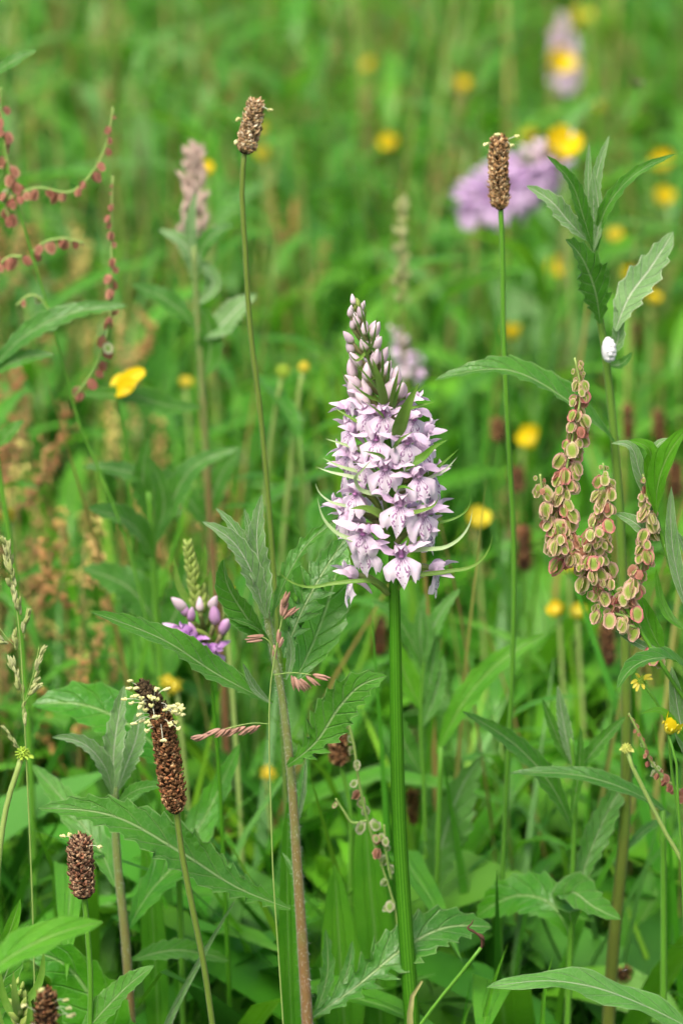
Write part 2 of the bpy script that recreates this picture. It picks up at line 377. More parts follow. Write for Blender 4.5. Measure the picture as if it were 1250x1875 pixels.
# ------------------------------------------------------------------ ground and grass
g = G(); k = 60; xs = np.concatenate([[-400, -60, -12], np.linspace(-4, 4, k), [12, 60, 400]])
X, Yg = np.meshgrid(xs, xs + 2, indexing='ij'); m_ = len(xs)
Z = .012 * np.sin(X * 3.1 + 1) * np.cos(Yg * 2.3) * (np.abs(X) < 5) * (np.abs(Yg - 2) < 5) - .012
g.add(np.stack([X, Yg, Z], -1).reshape(-1, 3), [f[::-1] for f in grid_faces(m_, m_)])
obj('ground', g.mesh('ground', M_ground), kind='structure')

def half_w(y): return .10 * (y - CAM.y) / 1.3 + .07
def blades(n, ylo, yhi, hlo, hhi, wlo, whi, cols, lean=.55, power=1.0, mar=.10):
    rs = nrs; K = 5
    y = ylo + (yhi - ylo) * rs.rand(n) ** power
    x = (rs.rand(n) * 2 - 1) * (.10 * (y - CAM.y) / 1.3 + mar)
    h = rs.uniform(hlo, hhi, n) * np.where(rs.rand(n) < .12, 1.25, 1.0); wd = rs.uniform(wlo, whi, n); az = rs.rand(n) * 6.283
    ln = np.abs(rs.normal(0, lean, n)) + .08; tw = rs.normal(0, 1.0, n)
    dx, dy = np.cos(az), np.sin(az)
    C = np.array(cols); ci = rs.randint(0, len(C), n); col = C[ci] * rs.uniform(.72, 1.28, (n, 1))
    t = np.linspace(0, 1, K)
    ang = ln[:, None] * t[None] ** 1.2 * 1.7
    ds = h[:, None] / (K - 1)
    hor = np.concatenate([np.zeros((n, 1)), np.cumsum(np.sin(ang[:, 1:]) * ds, 1)], 1)
    ver = np.concatenate([np.zeros((n, 1)), np.cumsum(np.cos(ang[:, 1:]) * ds, 1)], 1)
    cx = x[:, None] + hor * dx[:, None]; cyy = y[:, None] + hor * dy[:, None]; cz = ver - .01
    sa = az[:, None] + math.pi / 2 + tw[:, None] * (.4 + .6 * t[None])
    pw = np.array([.7, 1, .9, .6, .04])[None] * wd[:, None] / 2
    Lx, Ly = np.cos(sa) * pw, np.sin(sa) * pw
    V = np.stack([np.stack([cx - Lx, cyy - Ly, cz], -1), np.stack([cx + Lx, cyy + Ly, cz], -1)], 2).reshape(-1, 3)
    ok = ~hits(V.reshape(n, 2 * K, 3)).any(1); V = V.reshape(n, 2 * K, 3)[ok].reshape(-1, 3); n = int(ok.sum()); KO = ok
    base = np.arange(n)[:, None] * (2 * K)
    f = np.concatenate([base + np.array([[2 * i, 2 * i + 1, 2 * i + 3, 2 * i + 2]]) for i in range(K - 1)], 1).reshape(-1, 4)
    return V, f, np.repeat(col[KO], 2 * K, axis=0)
def stuff(name, label, cat, sets, mat):
    V = np.vstack([s[0] for s in sets]); T = np.vstack([s[2] for s in sets]); o = 0; Fs = []
    for s in sets: Fs.append(s[1] + o); o += len(s[0])
    F = np.vstack(Fs).astype(np.int32)
    me = bpy.data.meshes.new(name); me.vertices.add(len(V)); me.vertices.foreach_set('co', V.astype(np.float32).ravel())
    me.loops.add(F.size); me.loops.foreach_set('vertex_index', F.ravel())
    me.polygons.add(len(F)); me.polygons.foreach_set('loop_start', np.arange(0, F.size, 4, dtype=np.int32))
    me.polygons.foreach_set('use_smooth', np.ones(len(F), bool))
    at = me.attributes.new('tint', 'FLOAT_COLOR', 'POINT'); at.data.foreach_set('color', np.hstack([T, np.ones((len(T), 1))]).astype(np.float32).ravel())
    me.materials.append(mat); me.update(calc_edges=True); me.validate()
    return obj(name, me, None, label, cat, None, 'stuff')
GR = [(.058, .27, .008), (.036, .20, .007), (.11, .36, .012), (.07, .29, .020), (.028, .165, .010), (.17, .39, .016), (.11, .31, .06)]
ST = [(.36, .33, .09), (.32, .20, .07), (.24, .34, .07), (.40, .30, .12)]
stuff('meadow_grass', 'dense green grass blades filling the meadow behind the flowers', 'grass', [
    blades(4600, .10, .7, .10, .26, .003, .007, GR, mar=.25),
    blades(14000, .5, 2.2, .12, .29, .0035, .008, GR, mar=.38),
    blades(14500, 1.5, 4.8, .14, .31, .004, .009, GR, mar=.55),
    blades(900, .7, 4.4, .28, .46, .0018, .0035, ST, .2),
    blades(120, .15, .8, .22, .40, .0016, .003, ST[:2], .12),
    blades(2500, -.5, .1, .05, .16, .003, .006, GR, mar=.2)], M_grass)
# broad low leaves that close the sward near the soil
def lows(n, ylo, yhi, zlo, zhi, llo, lhi, cols, mar=.1):
    rs = nrs; K = 5
    y = rs.uniform(ylo, yhi, n); x = (rs.rand(n) * 2 - 1) * (.10 * (y - CAM.y) / 1.3 + mar); z = rs.uniform(zlo, zhi, n)
    L = rs.uniform(llo, lhi, n); W = L * rs.uniform(.14, .24, n); az = rs.rand(n) * 6.283; el = rs.uniform(.1, 1.2, n); dr = rs.uniform(.5, 1.6, n); rl = rs.normal(0, .5, n)
    t = np.linspace(0, 1, K); e = el[:, None] - dr[:, None] * t[None]; ds = L[:, None] / (K - 1)
    hor = np.concatenate([np.zeros((n, 1)), np.cumsum(np.cos(e[:, 1:]) * ds, 1)], 1); ver = np.concatenate([np.zeros((n, 1)), np.cumsum(np.sin(e[:, 1:]) * ds, 1)], 1)
    cx = x[:, None] + hor * np.cos(az)[:, None]; cyy = y[:, None] + hor * np.sin(az)[:, None]; cz = z[:, None] + ver
    pw = np.array([.2, .85, 1, .7, .03])[None] * W[:, None] / 2
    sx = -np.sin(az)[:, None] * pw; sy = np.cos(az)[:, None] * pw; sz = np.sin(rl)[:, None] * pw
    V = np.stack([np.stack([cx - sx, cyy - sy, cz - sz], -1), np.stack([cx + sx, cyy + sy, cz + sz], -1)], 2).reshape(-1, 3)
    ok = ~hits(V.reshape(n, 2 * K, 3)).any(1); V = V.reshape(n, 2 * K, 3)[ok].reshape(-1, 3); n = int(ok.sum()); KO = ok
    base = np.arange(n)[:, None] * (2 * K)
    f = np.concatenate([base + np.array([[2 * i, 2 * i + 1, 2 * i + 3, 2 * i + 2]]) for i in range(K - 1)], 1).reshape(-1, 4)
    C = np.array(cols); col = C[rs.randint(0, len(C), n)] * rs.uniform(.75, 1.25, (n, 1))
    return V, f, np.repeat(col, 2 * K, axis=0)
stuff('undergrowth', 'low tangle of broad green leaves under the meadow grass', 'undergrowth', [
    lows(1500, .05, .8, .0, .13, .06, .14, GR[:5]), lows(2600, .6, 4.6, .0, .18, .06, .15, GR[:5], .2),
    lows(700, -.5, .06, .0, .05, .05, .10, GR[:5], .2)], M_under)
#PART2
# ------------------------------------------------------------------ shared flower pieces (metres, flower faces -Y, throat at origin)
def lip_mesh(name, mat, sc=1.0, frill=0.0, seed=1):
    rg = random.Random(seed); nu, nv = 23, 9; V = []; U = []
    jit = [rg.uniform(-.65, .65) for _ in range(nu)]
    for i in range(nv):
        v = i / (nv - 1)
        for j in range(nu):
            u = j / (nu - 1) * 2 - 1; a = abs(u)
            Lm = 10.2 - 13 * a if a < .34 else 0
            Ls = 7.8 * math.sqrt(max(0, 1 - ((a - .66) / .40) ** 2)) if a > .27 else 0
            L = max(Lm, Ls, 3.0 if a > .9 else 5.0) + (jit[j] if a > .3 else 0) * (1 + frill)
            W = 1.3 + 4.5 * min(1, (v / .55)) ** .8 - .4 * max(0, v - .6)
            x = u * W; z = -v * L
            y = -2.6 * math.sin(min(v * 1.5, 1.57)) + 1.9 * a * a * v + .9 * v * v + .55 * math.sin(u * 13 + v * 2 + seed) * v * v
            V.append((x, y, z)); U.append((u / 2 + .5, v * L / 9.6))
    g = G(); g.add(np.array(V) * .001 * sc, grid_faces(nv, nu), U); return g.mesh(name, mat)
def sepal_mesh(name, mat, side, seed, up=3.0, out=9.0):
    rg = random.Random(seed); g = G()
    p = np.array([(side * .6, 1.0, .8), (side * out * .4, .3, 2.2 + rg.uniform(-.5, .8)), (side * out * .8, -.6 + rg.uniform(-1.2, 1), up * .9), (side * (out + rg.uniform(0, 2)), rg.uniform(-2, 1), up + rg.uniform(-1.5, 1.2))]) * .001
    leaf(g, p, .0033, hint=(0, -.6, .8), peak=.38, base=.35, fold=-.3, nst=11, wave=.15, seed=seed, twist=side * rg.uniform(-.5, .6)); return g.mesh(name, mat)
def fsepal(name, mat, side, seed):          # sepals swept forward, seen on flowers in profile
    rg = random.Random(seed); g = G(); u = rg.uniform(-1.5, 3.5)
    p = np.array([(side * .6, 1.0, .6), (side * 2.2, -1.5, 2.0 + u * .3), (side * 3.2, -4.6, 2.6 + u * .8), (side * (3 + rg.uniform(-1, 1)), -7.4 - rg.uniform(0, 1.6), 2.2 + u * 1.4)]) * .001
    leaf(g, p, .0032, hint=(side * .7, -.2, .7), peak=.36, base=.35, fold=-.25, nst=11, wave=.15, seed=seed, point=1.4); return g.mesh(name, mat)
def hood_mesh(name, mat, seed):
    rg = random.Random(seed); g = G()
    leaf(g, np.array([(0, 1.6, -.2), (0, 1.3, 2.6), (0, -1.0, 4.5), (0, -3.6, 3.5 + rg.uniform(-.5, .6))]) * .001, .0062, hint=(0, -1, -.4), peak=.42, base=.55, nst=11, arc=-1.3, nu=9, seed=seed, point=.8)
    for s in (-1, 1):
        leaf(g, np.array([(s * 1.2, 1.2, .2), (s * 2.3, .2, 2.0), (s * 2.0, -2.0, 3.2), (s * .9, -3.6, 3.0)]) * .001, .0036, hint=(s, -.3, .3), peak=.45, base=.4, nst=9, fold=-.2, seed=seed + 3)
    return g.mesh(name, mat)
def small_tube(name, mat, pts, r, n=7):
    g = G(); tube(g, np.array(pts) * .001, np.array(r) * .001, n, 8); return g.mesh(name, mat)
def flower_kit(petal, lipm, tag):
    k = {'hood': [hood_mesh('flower_hood' + tag, petal, s) for s in (1, 2, 3)],
         'lip': [lip_mesh('lip' + tag, lipm, 1.0 + .06 * s, .5 * s, s + 4) for s in (0, 1, 2)],
         'fl': [fsepal('sepal' + tag, petal, -1, 30 + s) for s in (0, 1, 2)], 'fr': [fsepal('sepal' + tag, petal, 1, 40 + s) for s in (0, 1, 2)],
         'sl': [sepal_mesh('sepal' + tag, petal, -1, 10 + s, 2.0 + s * 1.7) for s in (0, 1, 2)],
         'sr': [sepal_mesh('sepal' + tag, petal, 1, 20 + s, 4.6 - s * 1.5) for s in (0, 1, 2)]}
    g = G(); ball(g, (0, 0, .0012), (.0010, .0011, .0014), n=7); ball(g, (0, -.0008, .0002), (.0011, .0007, .0006), n=7); k['col'] = g.mesh('column' + tag, M_column)
    k['ovary'] = small_tube('ovary' + tag, M_ovary, [(0, .6, .6), (0, 4, .8), (0, 8.5, -1.6), (0, 13, -6)], [.8, 1.35, 1.4, .9])
    k['spur'] = small_tube('spur' + tag, petal, [(0, -.2, -.3), (0, 2.4, -1.2), (0, 5.5, -3.6), (0, 7, -5.5)], [1.3, 1.1, .8, .35])
    return k
KIT = flower_kit(M_petal, M_lip, ''); KIT2 = flower_kit(M_petal_deep, M_lip_deep, '_deep')
def add_flower(root, kit, loc, az, tilt, s, i, roll=0.):
    # az: 0 faces the camera side, + turns to the right
    M = Matrix.Translation(Vector(loc)) @ Matrix.Rotation(az, 4, 'Z') @ Matrix.Rotation(tilt, 4, 'X') @ Matrix.Rotation(roll, 4, 'Y') @ Matrix.Scale(s, 4)
    w_ = math.degrees((az + math.pi) % (2 * math.pi) - math.pi); prof = abs(w_) > 42; a_, b_ = ('fl', 'fr') if prof else ('sl', 'sr')
    f = inst('flower', kit['hood'][i % 3], M, root)
    for nm, me in (('lip', kit['lip'][(i * 2 + 1) % 3]), ('sepal', kit[a_][i % 3]), ('sepal', kit[b_][(i + 1) % 3]), ('column', kit['col']), ('ovary', kit['ovary']), ('spur', kit['spur'])):
        obj(nm, me, f)
def bud_mesh(name, mat, seed):
    rg = random.Random(seed); g = G(); prof = [(0, .9), (.6, 1.5), (2.2, 2.05), (4.2, 1.95), (6, 1.35), (7.2, .7), (8, .12)]; n = 9; V = []; U = []
    for i, (z, r) in enumerate(prof):
        for j in range(n):
            a = 6.283 * j / n; k = 1 + .10 * math.cos(3 * a + rg.uniform(-.1, .1))
            V.append((r * k * math.cos(a) + .03 * z * z, r * k * math.sin(a), z)); U.append((abs(2 * j / n - 1), z / 8))
    g.add(np.array(V) * .001, grid_faces(len(prof), n, True), U); return g.mesh(name, mat)
BUDS = [bud_mesh('bud', M_bud, s) for s in (1, 2)]; BUDG = bud_mesh('green_bud', M_bud_green, 3); BUDD = bud_mesh('deep_bud', M_bud_deep, 4)
def pedicel(root, a, b, r0, r1, mat=None, par=None):
    g = G(); a = np.asarray(a); b = np.asarray(b); mid = (a + b) / 2 + np.array((0, 0, -.12 * np.linalg.norm(b - a)))
    tube(g, [a, mid, b], [r0, r1], 6, 6); return part('ovary', g, mat or M_ovary, root, par)

# ------------------------------------------------------------------ the orchid in focus
stem_px = [(752, 1840), (742, 1700), (730, 1500), (725, 1300), (721, 1060), (715, 900), (704, 760), (684, 660), (661, 580), (655, 556)]
A0 = P(752, 1840, 0)
base = np.array((A0[0] + .006, 0.004, 0))
root = ground_root('orchid', 'tall pale pink spotted orchid with thick ribbed green stem', 'orchid', base)
ax_pts = np.vstack([base, PS(stem_px, 0)])
g = G(); tube(g, ax_pts, 1.04 * np.array([.0032, .0030, .0029, .0027, .0025, .00235, .0022, .0019, .0015, .0010, .0006]), 28, 70, .06)
part('stem', g, M_ostem, root)
axs = cr(ax_pts, 400)
def axis_at(py):
    z = P(700, py, 0)[2]; return axs[np.argmin(abs(axs[:, 2] - z))]
F = [(700, 761, 5, 1.0), (757, 768, 38, .95), (676, 757, -32, .95), (688, 806, -12, .98), (744, 812, 12, 1.05), (771, 824, 60, 1.0), (643, 790, -62, 1.0), (638, 752, -80, .95),
     (638, 830, -70, 1.05), (705, 860, 0, 1.08), (765, 874, 26, 1.1), (634, 860, -84, 1.05), (792, 872, 84, 1.0), (652, 906, -46, 1.05), (731, 926, 6, 1.1), (775, 944, 34, 1.1),
     (792, 935, 88, 1.0), (626, 934, -86, 1.05), (638, 950, -58, 1.0), (665, 978, -18, 1.12), (734, 1019, 4, 1.12), (645, 1058, -82, 1.08), (795, 1046, 74, 1.08), (669, 1006, -28, 1.0),
     (752, 735, 55, .9), (775, 970, 62, 1.05), (664, 850, -40, 1.0), (720, 790, 170, .9), (690, 830, 200, .9), (735, 880, 165, 1.), (690, 920, 195, 1.), (735, 960, 150, 1.), (780, 800, 110, 1.), (640, 880, -120, 1.), (785, 905, 120, 1.), (655, 975, -125, 1.), (655, 722, -60, .82)]
for i, (x, y, azd, s) in enumerate(F):
    az = R(azd); a = axis_at(y + 12)
    want = P(x, y, 0)
    Rr = .0135 * s
    dep = -Rr * math.cos(az)
    loc = P(x, y, a[1] + dep) if abs(azd) < 100 else a + np.array((Rr * math.sin(az), dep, .002))
    add_flower(root, KIT, loc, az, R(rnd.uniform(-10, 14)), s * .88, i, R(rnd.uniform(-9, 9)))
z1 = lambda x, y: (560 + x / 3.378, 520 + y / 3.378)
for i, (x, y, s) in enumerate([(300, 125, .6), (340, 165, .7), (268, 165, .6), (312, 210, .72), (285, 235, .7), (360, 268, .75), (420, 275, .85), (262, 315, .85), (358, 357, .85), (440, 350, .85), (262, 378, .85), (425, 378, .7),
         (470, 430, .95), (310, 455, .95), (422, 450, .85), (490, 510, .95), (268, 525, 1.), (370, 540, .95), (290, 592, 1.05), (573, 565, 1.05), (362, 640, 1.1), (272, 640, 1.15), (515, 645, 1.15), (600, 640, 1.2), (305, 650, 1.2), (352, 706, 1.1), (290, 95, .5), (325, 110, .5), (345, 130, .5)]):
    px_, py_ = z1(x, y); a = axis_at(py_ + 16); dx = (px_ - (625 + a[0] / mpp(0))) * mpp(0)
    rr = .0115 * s; sn = max(-.98, min(.98, dx / rr)); dep = -rr * math.sqrt(1 - sn * sn) * (.8 if i % 4 else .5)
    c = P(px_, py_, a[1] + dep); d = nrm(np.array((dx * 35, dep * 28 , .55 + (720 - py_) / 700)))
    st = c - d * .004 * s
    b = inst('bud', BUDS[i % 2] if py_ > 575 else (BUDS[0] if i % 3 else BUDG), frame(st, d, s * (.84 if i % 2 else .92), rnd.uniform(0, 6)), root)
    pedicel(root, axis_at(py_ + 42), st + d * .0008, .0007, .0011 * s)
for k in range(12):      # buds on the far side
    py_ = 610 + k * 10; a = axis_at(py_); an = k * 2.4; d = nrm(np.array((math.sin(an), abs(math.cos(an)) + .2, 1.2)))
    st = a + d * .002; inst('bud', BUDS[k % 2], frame(st, d, .5 + .03 * k, an), root)
def bract(pts, wpx, y0, y1, mat=M_bract, hint=(0.2, -.8, .6)):
    n = len(pts); q = [(p[0], p[1], y0 + (y1 - y0) * i / (n - 1)) for i, p in enumerate(pts)]
    q = [(p[0], p[1], p[2] - .004) for p in q]; q[0] = (q[0][0], q[0][1], y0)
    g = G(); leaf(g, PS(q, 0), wpx * (1.5 if wpx > 12 else .98) * mpp(0), hint=hint, peak=.22, base=.55, fold=.35, nst=18, nu=5, point=1.5); part('bract', g, mat, root)
for b in [([(724, 800), (743, 748), (767, 700)], 17, -.014, -.020), ([(703, 745), (693, 700), (681, 655)], 14, -.010, -.016), ([(714, 742), (722, 706), (730, 674)], 11, -.012, -.016), ([(706, 712), (711, 678), (714, 645)], 8, -.006, -.012),
          ([(740, 752), (765, 744), (797, 735)], 6, -.008, -.004), ([(735, 750), (755, 725), (777, 706)], 6, 0, -.002), ([(690, 790), (650, 770), (609, 745)], 8, -.008, -.002), ([(680, 830), (630, 814), (595, 803)], 8, -.006, -.004, M_bractpale),
          ([(685, 868), (620, 853), (590, 838)], 8, -.008, -.003, M_bractpale), ([(690, 885), (638, 872), (600, 863), (579, 855)], 9, -.008, -.004, M_bractpale), ([(700, 940), (640, 928), (600, 916), (583, 900), (577, 883)], 8, -.006, -.003, M_bractpale),
          ([(700, 1000), (650, 990), (615, 975), (593, 951), (581, 910)], 10, -.010, -.006, M_bractpale), ([(712, 1082), (690, 1066), (613, 1068), (562, 1075), (531, 1065), (503, 1039)], 9, -.003, -.008),
          ([(728, 1080), (745, 1060), (823, 1046), (865, 1037), (892, 1010), (901, 979)], 10, -.003, -.006), ([(724, 1012), (775, 1006), (815, 1002), (842, 985), (858, 962), (864, 932)], 9, -.010, -.006, M_bractpale), ([(728, 960), (800, 957), (830, 950), (854, 934), (862, 907)], 7, -.004, -.002),
          ([(722, 890), (789, 865), (812, 846), (839, 822)], 11, -.004, -.004), ([(718, 862), (741, 853), (775, 836), (792, 820), (820, 805)], 13, -.009, -.012), ([(725, 900), (785, 876), (812, 862), (837, 836)], 8, -.004, -.008, M_bractpale), ([(714, 1010), (706, 992), (702, 962), (714, 941)], 16, -.004, -.013),
          ([(706, 965), (694, 942), (665, 930), (640, 932)], 14, -.005, -.015), ([(712, 905), (680, 904), (658, 896), (650, 876), (662, 862), (682, 840)], 10, -.007, -.019, M_bractpale), ([(735, 940), (775, 934), (792, 927), (803, 910)], 9, -.012, -.014),
          ([(726, 975), (745, 968), (770, 950)], 9, -.004, -.004), ([(700, 660), (672, 630), (652, 612)], 7, -.004, -.010), ([(672, 640), (650, 660), (636, 640)], 6, -.004, -.010), ([(676, 625), (668, 590), (672, 560)], 5, -.004, -.008), ([(690, 690), (640, 700), (622, 672)], 6, -.002, -.006),
          ([(690, 705), (700, 672), (697, 628)], 8, -.008, -.016), ([(684, 690), (672, 655), (660, 622)], 8, -.008, -.015), ([(700, 720), (680, 700), (650, 662)], 7, -.008, -.014), ([(672, 650), (684, 620), (690, 580)], 6, -.006, -.012), ([(664, 625), (655, 595), (641, 566)], 5, -.005, -.010), ([(670, 610), (664, 580), (657, 548)], 5, -.005, -.008), ([(700, 735), (672, 725), (642, 700)], 8, -.008, -.014),
          ([(664, 600), (668, 570), (662, 545)], 4, -.003, -.006), ([(660, 600), (648, 572), (640, 560)], 4, -.002, -.005), ([(716, 760), (726, 722), (738, 690)], 9, -.010, -.015), ([(706, 770), (690, 752), (668, 735)], 8, -.012, -.019), ([(720, 830), (732, 806), (756, 790)], 9, -.013, -.021), ([(708, 845), (690, 832), (664, 826)], 9, -.013, -.02), ([(718, 905), (742, 892), (760, 900)], 9, -.012, -.017)]:
    bract(*b)

# ------------------------------------------------------------------ leafy knapweed plants traced leaf by leaf
def fuzz(name, tubes, n, root, length=.0016, seed=3):
    rs = np.random.RandomState(seed); V = []; Fc = []
    for (C, Tn, A, B, r0, r1, cnt) in tubes:
        m = len(C)
        for _ in range(cnt):
            t = rs.rand() * (m - 1.001); i = int(t); f = t - i; c = C[i] * (1 - f) + C[i + 1] * f; a = rs.rand() * 6.283
            d = A[i] * math.cos(a) + B[i] * math.sin(a); r = r0 + (r1 - r0) * t / (m - 1); p = c + d * r
            e = p + nrm(d + Tn[i] * rs.uniform(-.6, .6) + rs.normal(0, .35, 3)) * length * rs.uniform(.4, 1.2); s = np.cross(d, Tn[i]) * .00004
            k = len(V); V += [p - s, p + s, e]; Fc.append((k, k + 1, k + 2))
    g = G(); g.add(np.array(V), Fc); part(name, g, M_hair, root, kind='stuff')
def knapweed(label, Y, stem, rpx, leaves, smat=M_kstem, hairs=0, group=None, name='knapweed_plant', basedx=0.0):
    m = mpp(Y); pts = PS(stem, Y); b = np.array((pts[0][0] + basedx, pts[0][1] + .004, 0))
    root = ground_root(name, label, 'plant', b, group)
    g = G(); q = np.vstack([b, pts]) if pts[0][2] > .02 else pts
    r = np.concatenate([[rpx[0]], np.linspace(rpx[0], rpx[1], len(q) - 1)]) * m
    C, Tn, A, B = tube(g, q, r, 12, 60, .03)
    part('stem', g, smat, root)
    if hairs: fuzz('stem_hair', [(C, Tn, A, B, rpx[0] * m, rpx[1] * m, hairs)], hairs, root)
    for lf in leaves:
        pts, wpx = lf[0], lf[1]; o = lf[2] if len(lf) > 2 else {}
        o = dict(o); mat = o.pop('mat', M_leaf); dy0, dy1 = o.pop('dy', (0, 0)); n = len(pts)
        q = [(p[0], p[1], dy0 + (dy1 - dy0) * (i / (n - 1))) for i, p in enumerate(pts)]
        kw = dict(teeth=9, depth=.22, fold=.3, wave=.12, hint=(0, -.75, .65)); kw.update(o)
        g = G(); leaf(g, PS(q, Y), wpx * m, **kw); part('leaf', g, mat, root)
    return root
W = dict(mat=M_wool)
knapweed('knapweed with woolly grey top leaves and red brown hairy stem beside the tall orchid', -.012,
    [(563, 1880), (555, 1750), (545, 1600), (531, 1400), (512, 1250), (494, 1165), (487, 1110)], (14.5, 6), [
    ([(500, 1288), (400, 1236), (300, 1172), (165, 1120)], 62, dict(teeth=11, dy=(0, -.025), fold=.45, hint=(.1, -.62, .78), peak=.4)),
    ([(526, 1402), (575, 1362), (625, 1290), (660, 1255), (708, 1238)], 82, dict(teeth=10, depth=.3, lobes=.35, dy=(-.004, -.022), fold=.2, hint=(-.2, -.9, .35), peak=.52)),
    ([(532, 1664), (440, 1628), (330, 1560), (200, 1492), (70, 1480)], 92, dict(teeth=15, depth=.26, lobes=.3, dy=(0, -.012), fold=.35, hint=(.05, -.7, .7), peak=.5)),
    ([(568, 1866), (650, 1808), (740, 1736), (810, 1700), (900, 1698)], 96, dict(teeth=12, depth=.3, lobes=.45, dy=(.004, .03), fold=.35, hint=(0, -.72, .7), peak=.6, base=.08)),
    ([(489, 1132), (478, 1060), (470, 980), (480, 905)], 42, dict(mat=M_wool, teeth=8, dy=(-.002, -.006), fold=.5, wave=.3, peak=.4)),
    ([(484, 1128), (462, 1050), (425, 990), (370, 955)], 42, dict(mat=M_wool, teeth=7, dy=(-.002, -.012), fold=.4)),
    ([(474, 1070), (452, 1008), (425, 962), (395, 930)], 27, dict(mat=M_wool, dy=(.004, .004), fold=.4)),
    ([(470, 1030), (458, 975), (447, 930)], 17, dict(mat=M_wool, teeth=5, dy=(.003, .004))),
    ([(490, 1178), (445, 1120), (415, 1065), (410, 1024)], 52, dict(teeth=8, depth=.12, dy=(-.004, -.014), fold=.7, hint=(-.35, -.8, .45))),
    ([(499, 1128), (525, 1058), (560, 1000), (628, 945)], 34, dict(teeth=8, depth=.5, dy=(.002, .012), fold=.6, hint=(-.5, -.8, .5))),
    ([(520, 1205), (548, 1130), (590, 1050), (640, 975)], 74, dict(teeth=9, depth=.4, lobes=.6, dy=(.01, .035), fold=.25, hint=(-.3, -.9, .2))),
    ([(538, 1250), (580, 1160), (612, 1060), (625, 985)], 92, dict(teeth=8, depth=.15, dy=(.018, .05), fold=.15, hint=(.1, -.9, .3), mat=M_bgleaf)),
    ([(497, 1288), (468, 1262), (445, 1214)], 17, dict(mat=M_wool, teeth=4, dy=(-.003, -.012))),
    ([(524, 1245), (533, 1200), (527, 1155)], 17, dict(mat=M_wool, teeth=4, dy=(-.004, -.008))),
    ([(493, 1172), (470, 1150), (412, 1130)], 15, dict(teeth=4, dy=(-.004, -.01))),
    ([(540, 1520), (556, 1450), (560, 1385)], 11, dict(mat=M_wool, teeth=3, dy=(.003, .006))),
    ([(548, 1640), (534, 1590), (516, 1560)], 14, dict(teeth=4, dy=(.003, .01))),
    ([(575, 1860), (598, 1790), (596, 1700)], 30, dict(teeth=4, depth=.5, dy=(.01, .02))),
    ([(600, 1845), (632, 1790), (645, 1722)], 24, dict(teeth=4, dy=(.01, .02)))], hairs=3800)
knapweed('knapweed plant holding a white blob of froth', .075,
    [(1120, 1760), (1143, 1500), (1146, 1300), (1140, 1080), (1126, 830), (1106, 640), (1094, 560), (1086, 455)], (14, 6), [
    ([(1087, 465), (1068, 400), (1045, 335), (1000, 285)], 30, dict(dy=(-.003, -.012), fold=.6)), ([(1088, 440), (1086, 370), (1097, 300), (1115, 248)], 22, dict(mat=M_wool, dy=(0, 0))),
    ([(1082, 420), (1076, 340), (1078, 262)], 16, dict(mat=M_wool, dy=(.003, .006))), ([(1092, 462), (1105, 390), (1155, 325), (1237, 282)], 26, dict(dy=(-.003, -.012), fold=.6, teeth=7)),
    ([(1074, 440), (1040, 405), (1010, 370), (963, 340)], 38, dict(mat=M_wool, dy=(-.002, -.006), teeth=6)), ([(1098, 592), (1085, 520), (1060, 465), (1034, 438)], 66, dict(dy=(-.004, -.022), teeth=7, depth=.4, fold=.3)),
    ([(1126, 606), (1150, 545), (1190, 490), (1232, 424)], 62, dict(mat=M_wool, dy=(-.003, .014), teeth=6, depth=.3, fold=.1)), ([(1124, 812), (1095, 780), (1040, 735), (930, 678), (795, 696)], 58, dict(dy=(-.004, -.02), teeth=10, fold=.5, hint=(0, -.5, .85))),
    ([(1110, 668), (1132, 668), (1156, 645)], 20, dict(teeth=4)), ([(1110, 660), (1128, 630), (1124, 560)], 26, dict(teeth=5, mat=M_wool)), ([(1086, 460), (1094, 420), (1084, 310)], 20, dict(mat=M_wool, dy=(-.004, -.006))),
    ([(1142, 1560), (1180, 1520), (1230, 1490)], 20, dict(dy=(0, .02)))], M_kstem2)
knapweed('young knapweed with upright pale woolly leaves behind the seeding plantains', .03,
    [(240, 1880), (230, 1720), (214, 1560), (210, 1440)], (12, 7), [
    ([(211, 1450), (208, 1390), (216, 1320), (228, 1255)], 42, dict(mat=M_wool, teeth=8, fold=.5, wave=.3)), ([(214, 1450), (232, 1400), (250, 1350), (258, 1290)], 42, dict(mat=M_wool, dy=(.004, .01), fold=.1)),
    ([(206, 1455), (190, 1400), (150, 1360), (95, 1350)], 34, dict(dy=(-.003, -.02), mat=M_wool, fold=.5)), ([(216, 1470), (255, 1445), (305, 1438)], 30, dict(dy=(-.003, -.02))),
    ([(212, 1625), (185, 1560), (120, 1470), (60, 1400)], 60, dict(dy=(0, .05), mat=M_leaf)), ([(236, 1700), (270, 1640), (330, 1570), (440, 1360)], 74, dict(dy=(0, .05), mat=M_bgleaf)), ([(236, 1760), (320, 1740), (420, 1760)], 46, dict(dy=(.0, .03)))], hairs=900)
